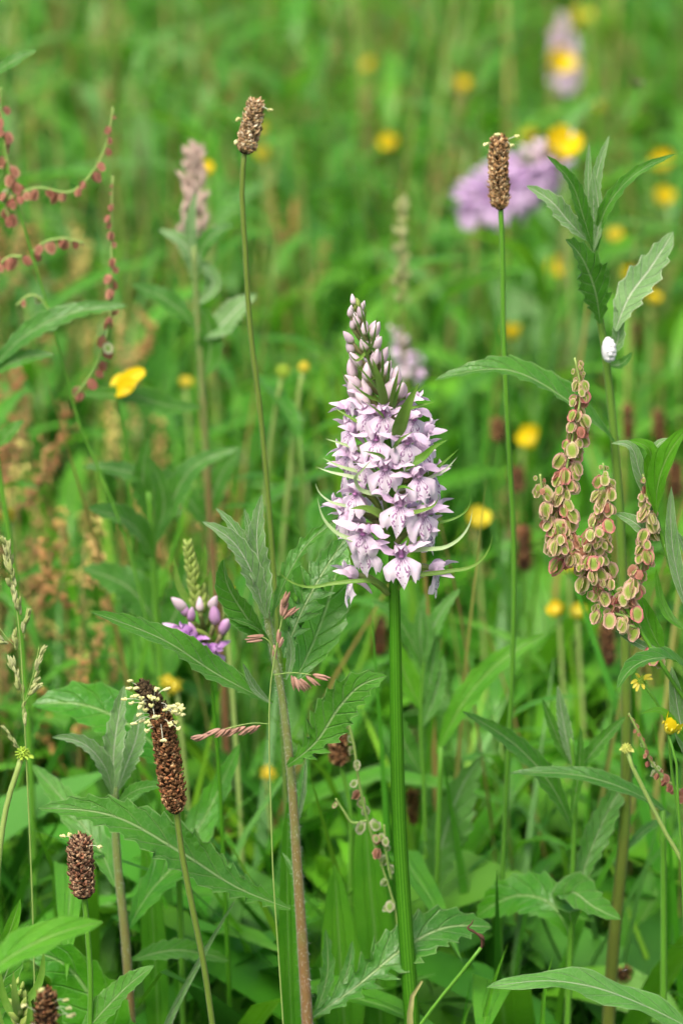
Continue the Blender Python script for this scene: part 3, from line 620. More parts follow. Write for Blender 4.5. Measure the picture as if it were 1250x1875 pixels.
knapweed('knapweed plant on a thin green stem right of the tall orchid', .06,
    [(1038, 1880), (1048, 1600), (1050, 1400), (1045, 1350)], (8, 4), [
    ([(1046, 1400), (1032, 1330), (1020, 1255)], 26, dict(mat=M_wool, fold=.5)), ([(1042, 1400), (1015, 1340), (992, 1280)], 24, dict()), ([(1052, 1420), (1090, 1370), (1145, 1312)], 30, dict(fold=.5)),
    ([(1048, 1520), (1010, 1440), (950, 1370), (845, 1302)], 44, dict(dy=(0, -.01))), ([(1052, 1640), (1080, 1560), (1120, 1470), (1165, 1400)], 52, dict(dy=(0, .02))),
    ([(1046, 1700), (1050, 1635), (1085, 1660), (1136, 1684)], 70, dict(dy=(0, -.03), fold=.6, teeth=7)), ([(1046, 1720), (1000, 1650), (950, 1640), (870, 1680)], 95, dict(dy=(0, .02), mat=M_bgleaf)),
    ([(1044, 1500), (1060, 1400), (1062, 1330)], 22, dict(dy=(-.004, -.006)))], M_gstem)
knapweed('blurred tall knapweed with paired arching leaves in the deep grass', .26,
    [(402, 1150), (388, 1000), (376, 800), (366, 640), (358, 520), (355, 450)], (9, 5), [
    ([(372, 745), (320, 745), (240, 725), (140, 724)], 44, dict(dy=(0, -.03))), ([(380, 960), (400, 880), (440, 820)], 46, dict()), ([(366, 620), (400, 600), (440, 560), (470, 540)], 50, dict(mat=M_wool)), ([(360, 600), (320, 560), (240, 520)], 40, dict()),
    ([(358, 520), (340, 450), (290, 420)], 34, dict(mat=M_wool)), ([(358, 500), (380, 440), (430, 410)], 34, dict()), ([(368, 700), (385, 640), (372, 560)], 50, dict()), ([(356, 480), (350, 400), (360, 350)], 22, dict(mat=M_wool)), ([(385, 980), (330, 900), (250, 870), (170, 850)], 50, dict()), ([(360, 560), (390, 520), (360, 470)], 30, dict(mat=M_wool))], M_kstem)
knapweed('soft focus knapweed leaf fan under the hanging rusty sorrel', .2,
    [(300, 1300), (285, 1100), (280, 1000), (272, 900)], (9, 5), [
    ([(280, 1020), (240, 960), (160, 930)], 60, dict(dy=(0, -.04))), ([(282, 1000), (310, 930), (350, 860), (440, 820)], 46, dict()), ([(276, 960), (262, 880), (272, 800)], 40, dict()), ([(274, 950), (250, 870), (215, 860), (150, 855)], 36, dict()), ([(278, 990), (300, 930), (268, 830)], 34, dict()),
    ([(290, 1150), (240, 1080), (150, 1040)], 74, dict()), ([(292, 1180), (330, 1100), (345, 1010)], 60, dict())], M_gstem)
knapweed('slender leafy plant with bluish lance leaves growing at the left edge', .16,
    [(20, 1000), (-10, 800), (-20, 640)], (7, 5), [
    ([(-18, 680), (40, 620), (110, 580), (235, 560)], 44, dict()), ([(-18, 690), (30, 660), (100, 650)], 34, dict()), ([(-15, 140), (20, 115), (68, 92)], 26, dict()), ([(-5, 820), (20, 790), (45, 770)], 30, dict())], M_gstem)
knapweed('smooth leaved plant with bright curling lance leaves beside the fruiting sorrel', -.004,
    [(1300, 1300), (1262, 1130), (1222, 1020), (1196, 930), (1185, 870)], (7, 4), [
    ([(1196, 935), (1170, 865), (1150, 815), (1118, 812)], 26, dict(mat=M_wool, teeth=0, dy=(0, -.006))), ([(1188, 900), (1192, 860), (1185, 820), (1150, 806)], 32, dict(mat=M_lance, teeth=0, dy=(-.003, -.012), fold=.4)),
    ([(1192, 890), (1192, 840), (1205, 812), (1232, 803)], 18, dict(mat=M_wool, teeth=0)), ([(1200, 940), (1205, 880), (1230, 820), (1262, 780)], 46, dict(mat=M_lance, teeth=0, dy=(-.004, -.016), fold=.5, hint=(-.5, -.8, .4))),
    ([(1190, 990), (1165, 960), (1125, 940)], 26, dict(mat=M_wool, teeth=0)), ([(1196, 950), (1186, 900), (1190, 850)], 14, dict(mat=M_wool, teeth=0)), ([(1262, 1130), (1230, 1000), (1228, 890)], 26, dict(mat=M_wool, teeth=0, dy=(-.004, -.01))),
    ([(1270, 1150), (1225, 960), (1215, 950)], 16, dict(mat=M_wool, teeth=0)), ([(1215, 1200), (1190, 1150), (1172, 1090)], 38, dict(mat=M_lance, teeth=0, dy=(.01, .01))), ([(1280, 1250), (1215, 1205), (1160, 1220), (1128, 1262)], 42, dict(mat=M_leaf, dy=(-.002, -.03), teeth=7, fold=.5, hint=(0, -.4, .9))),
    ([(1225, 1205), (1170, 1180), (1125, 1155)], 18, dict(mat=M_wool, teeth=0)), ([(1285, 1400), (1235, 1330), (1205, 1300), (1170, 1308)], 20, dict(mat=M_lance, teeth=0, dy=(-.004, -.012))), ([(1262, 1400), (1240, 1300), (1228, 1220)], 34, dict(mat=M_wool, teeth=0)), ([(1268, 1160), (1225, 1130), (1200, 1040)], 18, dict(mat=M_lance, teeth=0, dy=(.01, .02)))], M_gstem, hairs=400, name='lance_leaved_plant')
knapweed('blurred pale tipped knapweed between the orchid stem and the thin plantain stalk', .13,
    [(782, 1660), (776, 1450), (770, 1300), (778, 1190)], (7, 2.5), [
    ([(778, 1215), (792, 1150), (815, 1110), (842, 1078)], 32, dict(mat=M_greyleaf)), ([(776, 1220), (768, 1150), (778, 1085)], 28, dict(mat=M_greyleaf)), ([(774, 1225), (745, 1160), (715, 1120), (680, 1100)], 36, dict()), ([(772, 1300), (735, 1220), (715, 1160)], 44, dict(mat=M_lance, teeth=0)),
    ([(774, 1330), (800, 1260), (812, 1200)], 34, dict(mat=M_greyleaf)), ([(774, 1420), (740, 1360), (720, 1290)], 44, dict()), ([(778, 1300), (790, 1230), (800, 1150)], 26, dict(mat=M_greyleaf)), ([(777, 1215), (783, 1160), (772, 1110)], 20, dict(mat=M_greyleaf, dy=(-.003, -.004)))], M_gstem)
# single leaves whose plants root outside the frame
def lone_leaf(label, Y, pts, wpx, mat=M_leaf, cat='plant', dy=(0, 0), name='leafy_shoot', **kw):
    q = [(p[0], p[1], dy[0] + (dy[1] - dy[0]) * i / (len(pts) - 1)) for i, p in enumerate(pts)]
    W3 = PS(q, Y); m = mpp(Y); b = W3[0]
    root = ground_root(name, label, cat, (b[0], b[1] + .005))
    g = G(); tube(g, np.array([(b[0], b[1] + .005, 0), (b[0], b[1] + .003, b[2] * .6), b + nrm(W3[1] - b) * .003]), [.0017, .001], 8, 20); part('stem', g, M_gstem, root)
    o = dict(teeth=10, depth=.15, fold=.35, wave=.1); o.update(kw); g = G(); leaf(g, W3, wpx * m, **o); part('leaf', g, mat, root)
    return root
lone_leaf('broad wavy edged leaf lying level below the withered stalk', -.02, [(1300, 1905), (1180, 1842), (1080, 1806), (1000, 1796), (890, 1808)], 70, M_greyleaf, dy=(0, -.02), hint=(0, -.45, .9), wave=.3, depth=.08, fold=.15)
lone_leaf('long thin green leaf arching in front of the green brown knapweed stem', .03, [(1226, 1492), (1180, 1462), (1080, 1424), (930, 1416)], 38, M_leaf, hint=(0, -.5, .85), depth=.1)
lone_leaf('out of focus smooth leaf crossing a dark plantain stalk', -.17, [(-40, 1800), (20, 1752), (100, 1712), (190, 1688)], 74, M_lance, teeth=0, hint=(0, -.5, .85), dy=(0, .03))
lone_leaf('upright toothed leaf blade beside the foot of the dark plantain stalk', -.03, [(140, 1910), (200, 1840), (240, 1800), (283, 1768)], 56, M_leaf, hint=(-.5, -.7, .6), depth=.12)
lone_leaf('upright pointed bright leaf at the foot of the spindly grass panicle', -.05, [(-20, 1900), (5, 1800), (30, 1740), (52, 1690)], 54, M_leaf, depth=.12, hint=(.3, -.9, .3))
lone_leaf('narrow yellow green spear leaf behind the bright pointed leaf', -.045, [(-15, 1800), (10, 1730), (38, 1645)], 32, M_lance, teeth=0, hint=(.3, -.9, .3))
lone_leaf('curved toothed leaf shading the lowest plantain head', .01, [(230, 1990), (180, 1850), (110, 1760), (45, 1740)], 130, M_bgleaf, hint=(-.2, -.9, .4), depth=.16, teeth=8)
lone_leaf('broad shaded leaf hanging behind the spindly grass panicle', .06, [(330, 1420), (240, 1330), (150, 1290), (60, 1290)], 110, M_bgleaf, hint=(0, -.7, .7), depth=.2, teeth=7)
lone_leaf('straight wide strap leaf standing behind the woolly knapweed', .07, [(292, 1960), (285, 1780), (272, 1600), (262, 1530)], 50, M_strap, teeth=0, peak=.5, base=.6, hint=(0, -1, 0))
lone_leaf('wide plantain leaf blade standing just left of the orchid stem', .06, [(640, 1990), (625, 1800), (618, 1680), (612, 1580)], 84, M_strap, teeth=0, hint=(.1, -1, 0))
lone_leaf('glossy plantain leaf standing behind the orchid stem', .09, [(700, 1990), (690, 1750), (676, 1600), (665, 1440)], 80, M_strap, teeth=0, hint=(-.2, -1, 0))
lone_leaf('pale grooved leaf standing right behind the hairy red brown stem', .03, [(540, 1980), (528, 1750), (526, 1550), (530, 1440)], 44, M_strap, teeth=0, base=.5, hint=(.4, -1, 0))
lone_leaf('pale ribbed dock leaf leaning beyond the orchid stem', .13, [(790, 1640), (815, 1520), (845, 1440), (880, 1385)], 90, M_greyleaf, hint=(.4, -.8, .3), depth=.3, teeth=9)
lone_leaf('wide green leaf slanting up toward the thin plantain stalk', .12, [(800, 1380), (860, 1270), (930, 1200), (1005, 1160)], 50, M_lance, teeth=6, hint=(-.3, -.8, .5))
# ------------------------------------------------------------------ ribwort plantains
def plantain_head(root, pts, wpx, Y, nsc, seed, pal, dark_top=0.0, taper=(.75, 1, 1, .9)):
    rg = np.random.RandomState(seed); m = mpp(Y); C = cr(PS(pts, Y), 40); L = np.linalg.norm(np.diff(C, axis=0), axis=1).sum()
    Tn = nrm(np.gradient(C, axis=0)); r0 = wpx * m / 2; g = G()
    tp = np.interp(np.linspace(0, 1, 40), np.linspace(0, 1, len(taper)), taper)
    tube(g, C, r0 * .72 * np.concatenate([[.3], tp[1:-1], [.35]]), 10, 40, 0, (.035, .022, .012))
    pal = np.array(pal)
    for k in range(nsc):
        t = k / nsc; i = min(int(t * 39), 38); f = t * 39 - i; c = C[i] * (1 - f) + C[i + 1] * f; a = k * 2.39996 + rg.normal(0, .15)
        T_ = Tn[i]; A = nrm(np.cross(T_, (0, 1, .1))); B = np.cross(T_, A); d = A * math.cos(a) + B * math.sin(a); s = np.cross(T_, d)
        cap = min(1, math.sqrt(max(.03, t * 14)), math.sqrt(max(.05, (1 - t) * 12)))
        r = r0 * tp[i] * cap; ln = .0023 * rg.uniform(.6, 1.3); wd = .0015 * rg.uniform(.6, 1.25)
        ax_ = nrm(T_ * 1.0 + d * rg.uniform(.1, 1.3) + s * rg.normal(0, .3)); p = c + d * r * rg.uniform(.60, .74)
        tip = p + ax_ * ln + d * rg.uniform(0, .0004); mid = p + ax_ * ln * .5 + d * .0007
        col = pal[rg.randint(len(pal))] * rg.uniform(.4, 1.6) * (2.0 if rg.rand() < .06 else 1)
        if dark_top and t > 1 - dark_top: col = np.array((.05, .035, .018)) * rg.uniform(.5, 2)
        V = [p - s * wd * .3, p + s * wd * .3, mid + s * wd * .5 - d * .0004, tip, mid - s * wd * .5 - d * .0004, mid + d * .0003]
        g.add(V, [(0, 1, 5), (1, 2, 5), (2, 3, 5), (3, 4, 5), (4, 0, 5)], None, np.vstack([np.tile(col * .55, (2, 1)), np.tile(col, (1, 1)), [np.minimum(col * 1.9, 1)], [col], [col * .8]]))
    part('seed_head', g, M_scale, root, smooth=False); return C
BR = [(.15, .070, .030), (.22, .11, .048), (.30, .18, .09), (.10, .05, .022), (.24, .10, .045)]
TAN = [(.44, .31, .18), (.34, .22, .12), (.54, .42, .27), (.26, .17, .08)]
def stamens(root, C, lo, hi, n, r, seed):
    rg = np.random.RandomState(seed)
    for k in range(n):
        i = int(len(C) * rg.uniform(lo, hi)); a = rg.uniform(-1.5, 1.5) + (0 if k % 2 else math.pi)
        d = nrm(np.array((math.cos(a), -.6 * abs(math.sin(a)) - .1, rg.uniform(-.6, .9)))); p = C[i] + d * r * .8; e = p + d * rg.uniform(.0015, .0075)
        g = G(); tube(g, [p, (p + e) / 2 + (0, 0, .0006), e], .00011, 4, 5); f = part('stamen', g, M_fil, root)
        g = G(); ball(g, e, (.0006, .0005, .00095), nrm(rg.normal(0, 1, 3)), 6, 4); ball(g, e + (.0007, 0, .0002), (.0005, .0005, .0009), nrm(rg.normal(0, 1, 3)), 6, 4); part('anther', g, M_anther, root, f)
def plantain(label, Y, head, wpx, stem, spx, nsc=420, pal=BR, dark=0., st=None, taper=(.95, 1, 1, .8), seed=1, smat=M_pstem, group=None):
    S = PS(stem, Y); b = np.array((S[-1][0] + .003, Y + .003, 0)); root = ground_root('plantain', label, 'plantain', b, group)
    g = G(); q = np.vstack([S, b]) if S[-1][2] > .02 else S
    q[0] = q[0] + nrm(q[0] - q[1]) * .004; tube(g, q[::-1], spx / 2 * mpp(Y), 12, 50, .07); part('stem', g, smat, root)
    C = plantain_head(root, head[::-1], wpx, Y, nsc, seed, pal, dark, taper)
    if st: stamens(root, C, *st)
    return root
plantain('ribwort plantain with bent dark tip and ring of cream stamens on its brown head', -.042, [(258, 1254), (276, 1278), (294, 1312), (303, 1360), (312, 1420), (323, 1490)], 44, [(324, 1488), (333, 1560), (350, 1650), (372, 1760), (390, 1885)], 11, 1500, BR, .24, (.66, .90, 46, .0036, 4), (.85, 1.02, 1, .95, .85, .62, .55), 2)
plantain('short ribwort plantain with stubby brown seed head', -.03, [(147, 1536), (148, 1580), (155, 1645)], 44, [(155, 1642), (160, 1700), (166, 1790), (165, 1890)], 10, 850, [(.20, .09, .05), (.24, .15, .09), (.11, .055, .035), (.3, .2, .12)], 0, (.8, .97, 3, .0036, 6), (.85, 1, 1, .82), 3, M_gstem)
plantain('out of focus plantain head with large cream anthers at the bottom edge', -.13, [(86, 1818), (84, 1860), (84, 1940)], 52, [(84, 1935), (86, 2000), (90, 2200)], 12, 300, BR, 0, (.5, .95, 8, .0042, 8), (1, 1, .9, .5), 4)
plantain('tall ribwort plantain with tan head above a yellow flower', .085, [(468, 188), (462, 220), (448, 282)], 31, [(448, 280), (443, 340), (448, 440), (458, 600), (475, 740), (490, 900), (505, 1100)], 9, 700, TAN, 0, (.2, .98, 4, .0022, 9), (.9, 1, .9, .65), 5)
plantain('tall ribwort plantain standing in front of a leaning lilac flower spike', .085, [(914, 254), (912, 300), (916, 385)], 31, [(916, 383), (919, 460), (921, 600), (930, 800), (940, 1000), (938, 1200), (928, 1420), (918, 1640)], 9, 800, [(.38, .23, .11), (.28, .16, .07), (.46, .32, .18)], 0, (.88, .99, 4, .0020, 10), (.8, 1, .95, .75), 6, M_gstem)
plantain('brown plantain head hidden behind the hanging pale sorrel fruits', .11, [(617, 1322), (619, 1360), (622, 1402)], 34, [(622, 1400), (638, 1460), (642, 1600), (643, 1800)], 8, 260, BR, 0, None, (.9, 1, .9), 7, M_gstem)
for i, (x, y, h, wd, Y) in enumerate([(910, 790, 38, 26, .5), (958, 1005, 80, 26, .3), (693, 1165, 70, 28, .35), (1110, 1180, 80, 32, .3), (1148, 775, 62, 18, .45), (1205, 785, 60, 20, .5), (755, 1480, 60, 20, .2), (1160, 618, 46, 24, .8), (795, 1200, 40, 24, .4), (1235, 880, 60, 26, .4), (945, 880, 40, 30, .45), (1140, 1800, 50, 34, .12)]):
    plantain('blurred brown plantain head standing deep in the background grass', Y, [(x, y - h / 2), (x + 2, y + h / 2)], wd, [(x + 2, y + h / 2), (x + 8, y + h / 2 + 150)], 6, 140, BR, 0, None, (.9, 1, .8), 30 + i, M_gstem, 'plantains blurred in the background')

# ------------------------------------------------------------------ sorrels
def fruit_mesh(name, mat, seed, rad=.0026):
    rg = random.Random(seed); g = G()
    for k in range(3):
        a = k * 2.094 + rg.uniform(-.25, .25); d = np.array((math.cos(a), math.sin(a), 0)); s = np.array((-d[1], d[0], 0)); V = [d * .0007]; U = [(0, 0)]
        n = 12
        for ri, rr in enumerate((.45, .78, 1.0)):
            for j in range(n):
                b = 6.283 * j / n; r_ = rad * rr * (1 + (.13 * rg.uniform(-1, 1) if ri == 2 else 0)) * (1 + .14 * math.sin(b) ** 2)
                off = (.0009 if ri == 0 else .00055 if ri == 1 else rg.uniform(.0004, .0009))
                V.append(d * off + s * r_ * .92 * math.cos(b) + np.array((0, 0, 1)) * r_ * math.sin(b)); U.append((j / n, rr))
        Fc = [(0, 1 + j, 1 + (j + 1) % n) for j in range(n)]
        for ri in range(2):
            for j in range(n): q = 1 + ri * n; Fc.append((q + j, q + n + j, q + n + (j + 1) % n, q + (j + 1) % n))
        g.add(np.array(V) - (0, 0, rad), Fc, U)
    return g.mesh(name, mat)
FR = {k: [fruit_mesh('fruit_' + k, m, s, r) for s in (1, 2, 3)] for k, m, r in (('pink', M_fruit, .0026), ('pale', M_fruit_pale, .0021), ('red', M_fruit_red, .0020))}
def sorrel(label, Y, stem, spx, spikes, kind, seed, smat=M_gstem, bmat=M_ystem, dens=1.0, tip=True, name='sorrel', dry=()):
    rg = random.Random(seed); m = mpp(Y); S = PS(stem, Y); b = np.array((S[0][0], S[0][1] + .004, 0)); root = ground_root(name, label, 'sorrel', b)
    q = np.vstack([b, S]) if S[0][2] > .03 else S
    g = G(); tube(g, q, np.linspace(spx, spx * .55, len(q)) / 2 * m, 10, 50, .05); part('stem', g, smat, root)
    for sp in spikes:
        pts, n, spread, sc = sp[:4]; dy = sp[4] if len(sp) > 4 else 0; C = cr(PS([(p[0], p[1], dy * i) for i, p in enumerate(pts)], Y), 60)
        g = G(); tube(g, C, [.0006, .00035], 6, 30); br = part('branch', g, bmat, root)
        n = int(n * dens)
        for k in range(n):
            t = (k + rg.uniform(0, .9)) / n; i = min(int(t * 59), 59); c = C[i]; s = sc * (1.02 - .35 * t ** 2) * rg.uniform(.62, 1.12)
            a = rg.uniform(0, 6.283); rd = spread * 1.15 * m * math.sqrt(rg.random()) * (1 - .45 * t)
            p = c + np.array((math.cos(a) * rd, math.sin(a) * rd * .8, rg.uniform(-.5, .3) * rd))
            axis = nrm(np.array((-math.cos(a) * .45 + rg.uniform(-.3, .3), -math.sin(a) * .3, 1.0)))
            if tip and t > .93: s *= .5
            me = FR[kind if rg.random() > (dry[0] if dry else 0) else dry[1]][rg.randrange(3)]
            inst('fruit', me, frame(p, axis, s, rg.uniform(0, 6.28)), root)
    return root
sorrel('common sorrel heavy with pink and green winged fruits', -.006, [(1300, 1350), (1240, 1262), (1190, 1185), (1150, 1120), (1100, 1048), (1060, 985)], 13, [
    ([(1062, 1000), (1035, 960), (1034, 880), (1050, 790), (1062, 720), (1051, 655)], 74, 15, 1.0), ([(1070, 1020), (1030, 985), (1000, 930), (988, 868)], 34, 17, 1.0, -.001), ([(1075, 1020), (1100, 960), (1108, 900), (1103, 848)], 42, 17, .95),
    ([(1050, 1030), (1030, 990), (1020, 960)], 24, 26, 1.0, -.003), ([(1085, 1035), (1090, 1000), (1085, 960)], 26, 26, 1.0, -.002), ([(1100, 1060), (1085, 1045), (1065, 1030)], 13, 22, .95, -.002), ([(1120, 1085), (1095, 1080), (1070, 1070)], 7, 12, .9),
    ([(1160, 1130), (1115, 1120), (1085, 1100)], 11, 14, .95), ([(1172, 1150), (1150, 1145), (1128, 1138)], 6, 10, .9), ([(1160, 1110), (1140, 1095), (1165, 1060), (1180, 1000), (1188, 940), (1176, 868)], 40, 13, 1.0), ([(1140, 1105), (1130, 1090), (1150, 1075)], 9, 14, 1.0), ([(1205, 1205), (1195, 1195), (1185, 1182)], 3, 6, .9)], 'pink', 4, M_gstem, M_ystem, 1.25, dry=(.16, 'red'))
sorrel('sorrel with small hanging pale green fruits beside the orchid stem', .03, [(735, 1760), (722, 1660), (690, 1560), (672, 1500), (655, 1420), (648, 1360), (635, 1314)], 6, [
    ([(690, 1560), (672, 1500), (655, 1420), (648, 1370), (636, 1320)], 13, 10, .85), ([(672, 1502), (642, 1505), (632, 1490), (614, 1462)], 2, 4, .9), ([(716, 1610), (708, 1570), (703, 1510)], 6, 8, .9), ([(722, 1655), (714, 1650), (712, 1660)], 2, 4, 1.0)], 'pale', 5, M_ystem, M_ystem, dry=(.12, 'red'))
sorrel('sorrel with red fruits dotted along thin curving branches', .17, [(182, 860), (150, 790), (120, 680), (90, 570), (58, 460), (30, 370), (0, 240), (-8, 150)], 7, [
    ([(14, 366), (70, 344), (130, 352), (172, 312), (193, 270), (207, 196)], 22, 5, 1.0), ([(138, 724), (165, 690), (195, 620), (205, 520), (204, 420), (207, 322)], 34, 8, 1.0), ([(60, 462), (80, 445), (110, 437), (155, 446)], 12, 7, 1.0), ([(40, 470), (20, 470), (-5, 490)], 9, 8, 1.0),
    ([(92, 576), (84, 574), (78, 572)], 5, 8, 1.2), ([(30, 360), (15, 300), (5, 230), (2, 160)], 24, 9, 1.1), ([(92, 570), (60, 540), (30, 560)], 3, 5, 1.1), ([(20, 340), (10, 370), (22, 410)], 9, 10, 1.2), ([(136, 726), (142, 722), (150, 716)], 3, 5, 1.1)], 'red', 6, M_gstem, M_ystem, .68, dry=(.04, 'pale'))
sorrel('thin drying sorrel spike leaning over a yellow green seed head', .01, [(1330, 1520), (1270, 1468), (1235, 1440), (1210, 1418), (1190, 1390), (1175, 1350), (1150, 1306)], 5, [
    ([(1300, 1500), (1262, 1462), (1235, 1440), (1215, 1424)], 34, 10, .72), ([(1215, 1424), (1190, 1392), (1180, 1370)], 12, 7, .62), ([(1180, 1370), (1165, 1335), (1150, 1306)], 8, 5, .45)], 'red', 7, M_rstem, M_ystem, dry=(.35, 'pale'))

# ------------------------------------------------------------------ grasses with spikelets
def spikelet_mesh(name, mat, seed, L=.0062):
    rg = random.Random(seed); g = G()
    for k in range(3): 
        a = k * 2.1 + rg.uniform(0, .5); d = np.array((math.cos(a), math.sin(a), 0)) * .0004
        ball(g, d + (0, 0, L * (.42 + .08 * k)), (.0010, .0008, L * .42), (d[0] * 300, d[1] * 300, 1), 6, 5, pointy=.7)
    return g.mesh(name, mat)
SPQ = [spikelet_mesh('pink_spikelet', M_spike_pink, s) for s in (5, 6)]; SPK = [spikelet_mesh('spikelet', M_spike, s) for s in (1, 2)]; SPP = [spikelet_mesh('pale_spikelet', M_spike_pale, s, .0052) for s in (3, 4)]
def grass(label, Y, stem, spx, branches, meshes, seed, smat=M_ystem, dens=1, group=None):
    rg = random.Random(seed); S = PS(stem, Y); b = np.array((S[0][0], S[0][1] + .003, 0)); root = ground_root('grass_stalk', label, 'grass', b, group)
    q = np.vstack([b, S]) if S[0][2] > .03 else S
    g = G(); tube(g, q, [spx / 2 * mpp(Y), spx * .3 * mpp(Y)], 6, 60); part('stem', g, smat, root)
    for (pts, sp) in branches:
        C = cr(PS(pts, Y), 30); g = G(); tube(g, C, .00016, 5, 20); part('branch', g, smat, root)
        for (x, y, dx, dy_, s) in sp:
            d = nrm(np.array((dx, rg.uniform(-.4, .2), -dy_))); p = P(x, y, Y + rg.uniform(-.002, .001)); inst('spikelet', meshes[rg.randrange(2)], frame(p, d, s, rg.uniform(0, 6)), root)
    return root
def row(a, b, n, dx, dy_, s, rs=2):
    rg = random.Random(n * 7 + int(a[0])); return [(a[0] + (b[0] - a[0]) * k / max(1, n - 1) + rg.uniform(-rs, rs), a[1] + (b[1] - a[1]) * k / max(1, n - 1) + rg.uniform(-rs, rs), dx + rg.uniform(-.25, .25), dy_ + rg.uniform(-.25, .25), s * rg.uniform(.85, 1.1)) for k in range(n)]
grass('thin grass stalk with pinkish brown spikelets crossing the woolly knapweed', -.03, [(520, 1900), (510, 1750), (500, 1600), (496, 1480), (493, 1360), (495, 1260), (505, 1190), (516, 1135), (523, 1105)], 4, [
    ([(494, 1326), (465, 1324), (430, 1330), (400, 1338)], row((404, 1334), (374, 1346), 5, -1, .3, .85, 1) + row((478, 1328), (414, 1334), 8, -1, .85, .85, 1)), ([(500, 1236), (540, 1232), (570, 1236)], row((535, 1238), (548, 1244), 5, .5, .9, .95) + [(572, 1236, 1, .1, 1.), (560, 1236, .6, .6, 1.)]),
    ([(516, 1135), (525, 1110), (530, 1090)], [(517, 1130, .3, -1, 1.05), (519, 1134, .8, -.7, 1.05), (517, 1112, .4, -1.1, 1.1), (515, 1128, .05, -1, .9), (522, 1126, .6, -.6, .8)]), ([(504, 1196), (490, 1172), (470, 1162)], [(484, 1164, -1, 0, 1.), (482, 1172, -1, .05, 1.), (508, 1178, .1, -.6, .8), (503, 1180, 0, .8, .85), (510, 1186, .3, -.7, .7)])], SPK, 3)
grass('spindly grass panicle with pale straw spikelets standing over the broad shaded leaf', -.01, [(66, 1890), (58, 1600), (50, 1420), (44, 1290), (38, 1180), (32, 1120), (10, 985)], 4, [
    ([(32, 1120), (20, 1050), (10, 985)], row((34, 1125), (11, 1000), 26, -.1, -1, .9, 5)), ([(44, 1290), (60, 1240), (72, 1185)], row((66, 1240), (74, 1195), 6, .4, -1, .85, 4)), ([(44, 1290), (56, 1272), (72, 1256)], row((54, 1270), (64, 1255), 6, .8, -.7, .85, 5)), ([(42, 1282), (34, 1250), (26, 1215)], row((40, 1270), (25, 1220), 10, -.25, -1, .85, 4)),
    ([(38, 1190), (20, 1175), (0, 1150)], row((16, 1180), (-6, 1168), 6, -.8, -.4, .85, 4)), ([(34, 1180), (28, 1170), (26, 1165)], row((28, 1190), (27, 1168), 4, 0, -1, .85, 3)), ([(45, 1170), (48, 1145), (52, 1125)], row((44, 1160), (50, 1130), 5, .3, -1, .85, 3)), ([(46, 1330), (42, 1315), (42, 1305)], row((46, 1330), (42, 1300), 4, .1, -1, .7, 2)), ([(40, 1375), (30, 1360), (15, 1340)], row((34, 1372), (14, 1338), 5, -.5, -.7, .6, 3))], SPP, 5)
# a soft pinkish panicle behind
def panicle(label, Y, x, y0, y1, wpx, seed, n=60, meshes=SPK, sc=1.1, group=None):
    rg = random.Random(seed); sp = []
    for k in range(n):
        t = rg.random(); wd = wpx * (1 - t) ** .7 * .5 + 3; sp.append((x + rg.uniform(-wd, wd), y1 + (y0 - y1) * t, rg.uniform(-.6, .6), -1, sc * rg.uniform(.8, 1.2)))
    return grass(label, Y, [(x + 14, y1 + 330), (x + 6, y1 + 120), (x, y1), (x, y0)], 5, [([(x, y1), (x, y0)], sp)], meshes, seed, M_rstem, group=group)
panicle('blurred pale pink grass panicle behind the tall tan plantain', .32, 355, 275, 440, 54, 3, 110, SPQ, 1.0)
panicle('narrow straw coloured grass panicle rising behind the orchid tip', .4, 735, 370, 560, 20, 4, 60, SPP, 1.0)

# ------------------------------------------------------------------ buttercups
def buttercup(label, Y, x, y, dpx, seed, tilt=.6, az=0., stem=None, petals=5, mat=M_yellow, openness=1.0, group=None, smat=M_ystem, sr=.0009):
    rg = random.Random(seed); c = P(x, y, Y); m = mpp(Y); r = dpx * m / 2
    S = [np.array((c[0] + .004, Y + .006, 0))] + ([p for p in PS(stem, Y)[::-1]] if stem else [np.array((c[0] + .006, Y + .004, c[2] * .55))]) + [c]
    root = ground_root('buttercup', label, 'buttercup', S[0], group)
    g = G(); tube(g, np.array(S), [sr * 1.2, sr], 7, 24); part('stem', g, smat, root)
    n_ = nrm(np.array((math.sin(az) * math.sin(tilt), -math.cos(az) * math.sin(tilt), math.cos(tilt)))); A = nrm(np.cross(n_, (0.2, 1, .3))); B = np.cross(n_, A)
    for k in range(petals):
        a = k * 6.283 / 5 + rg.uniform(-.15, .15); d = A * math.cos(a) + B * math.sin(a); up = 1.0 * (1.3 - openness)
        g = G(); leaf(g, np.array([c, c + (d * .45 + n_ * .18) * r, c + (d * .85 + n_ * (.35 + up)) * r, c + (d * 1.0 + n_ * (.55 + up * 1.6)) * r]), r * 1.15, hint=-d * .4 + n_, peak=.65, base=.2, fold=.25, nst=9, tipw=.45, point=.6); part('petal', g, mat, root)
    g = G(); ball(g, c + n_ * .0015, .0022, None, 8, 5)
    for k in range(26):
        a = k * 2.4; rr = .0012 + .0025 * (k / 26); e = c + (A * math.cos(a) + B * math.sin(a)) * rr + n_ * (.0035 - .0012 * k / 26); ball(g, e, (.0005, .0005, .0008), n_, 5, 3)
    part('flower_centre', g, M_yellow2, root); return root
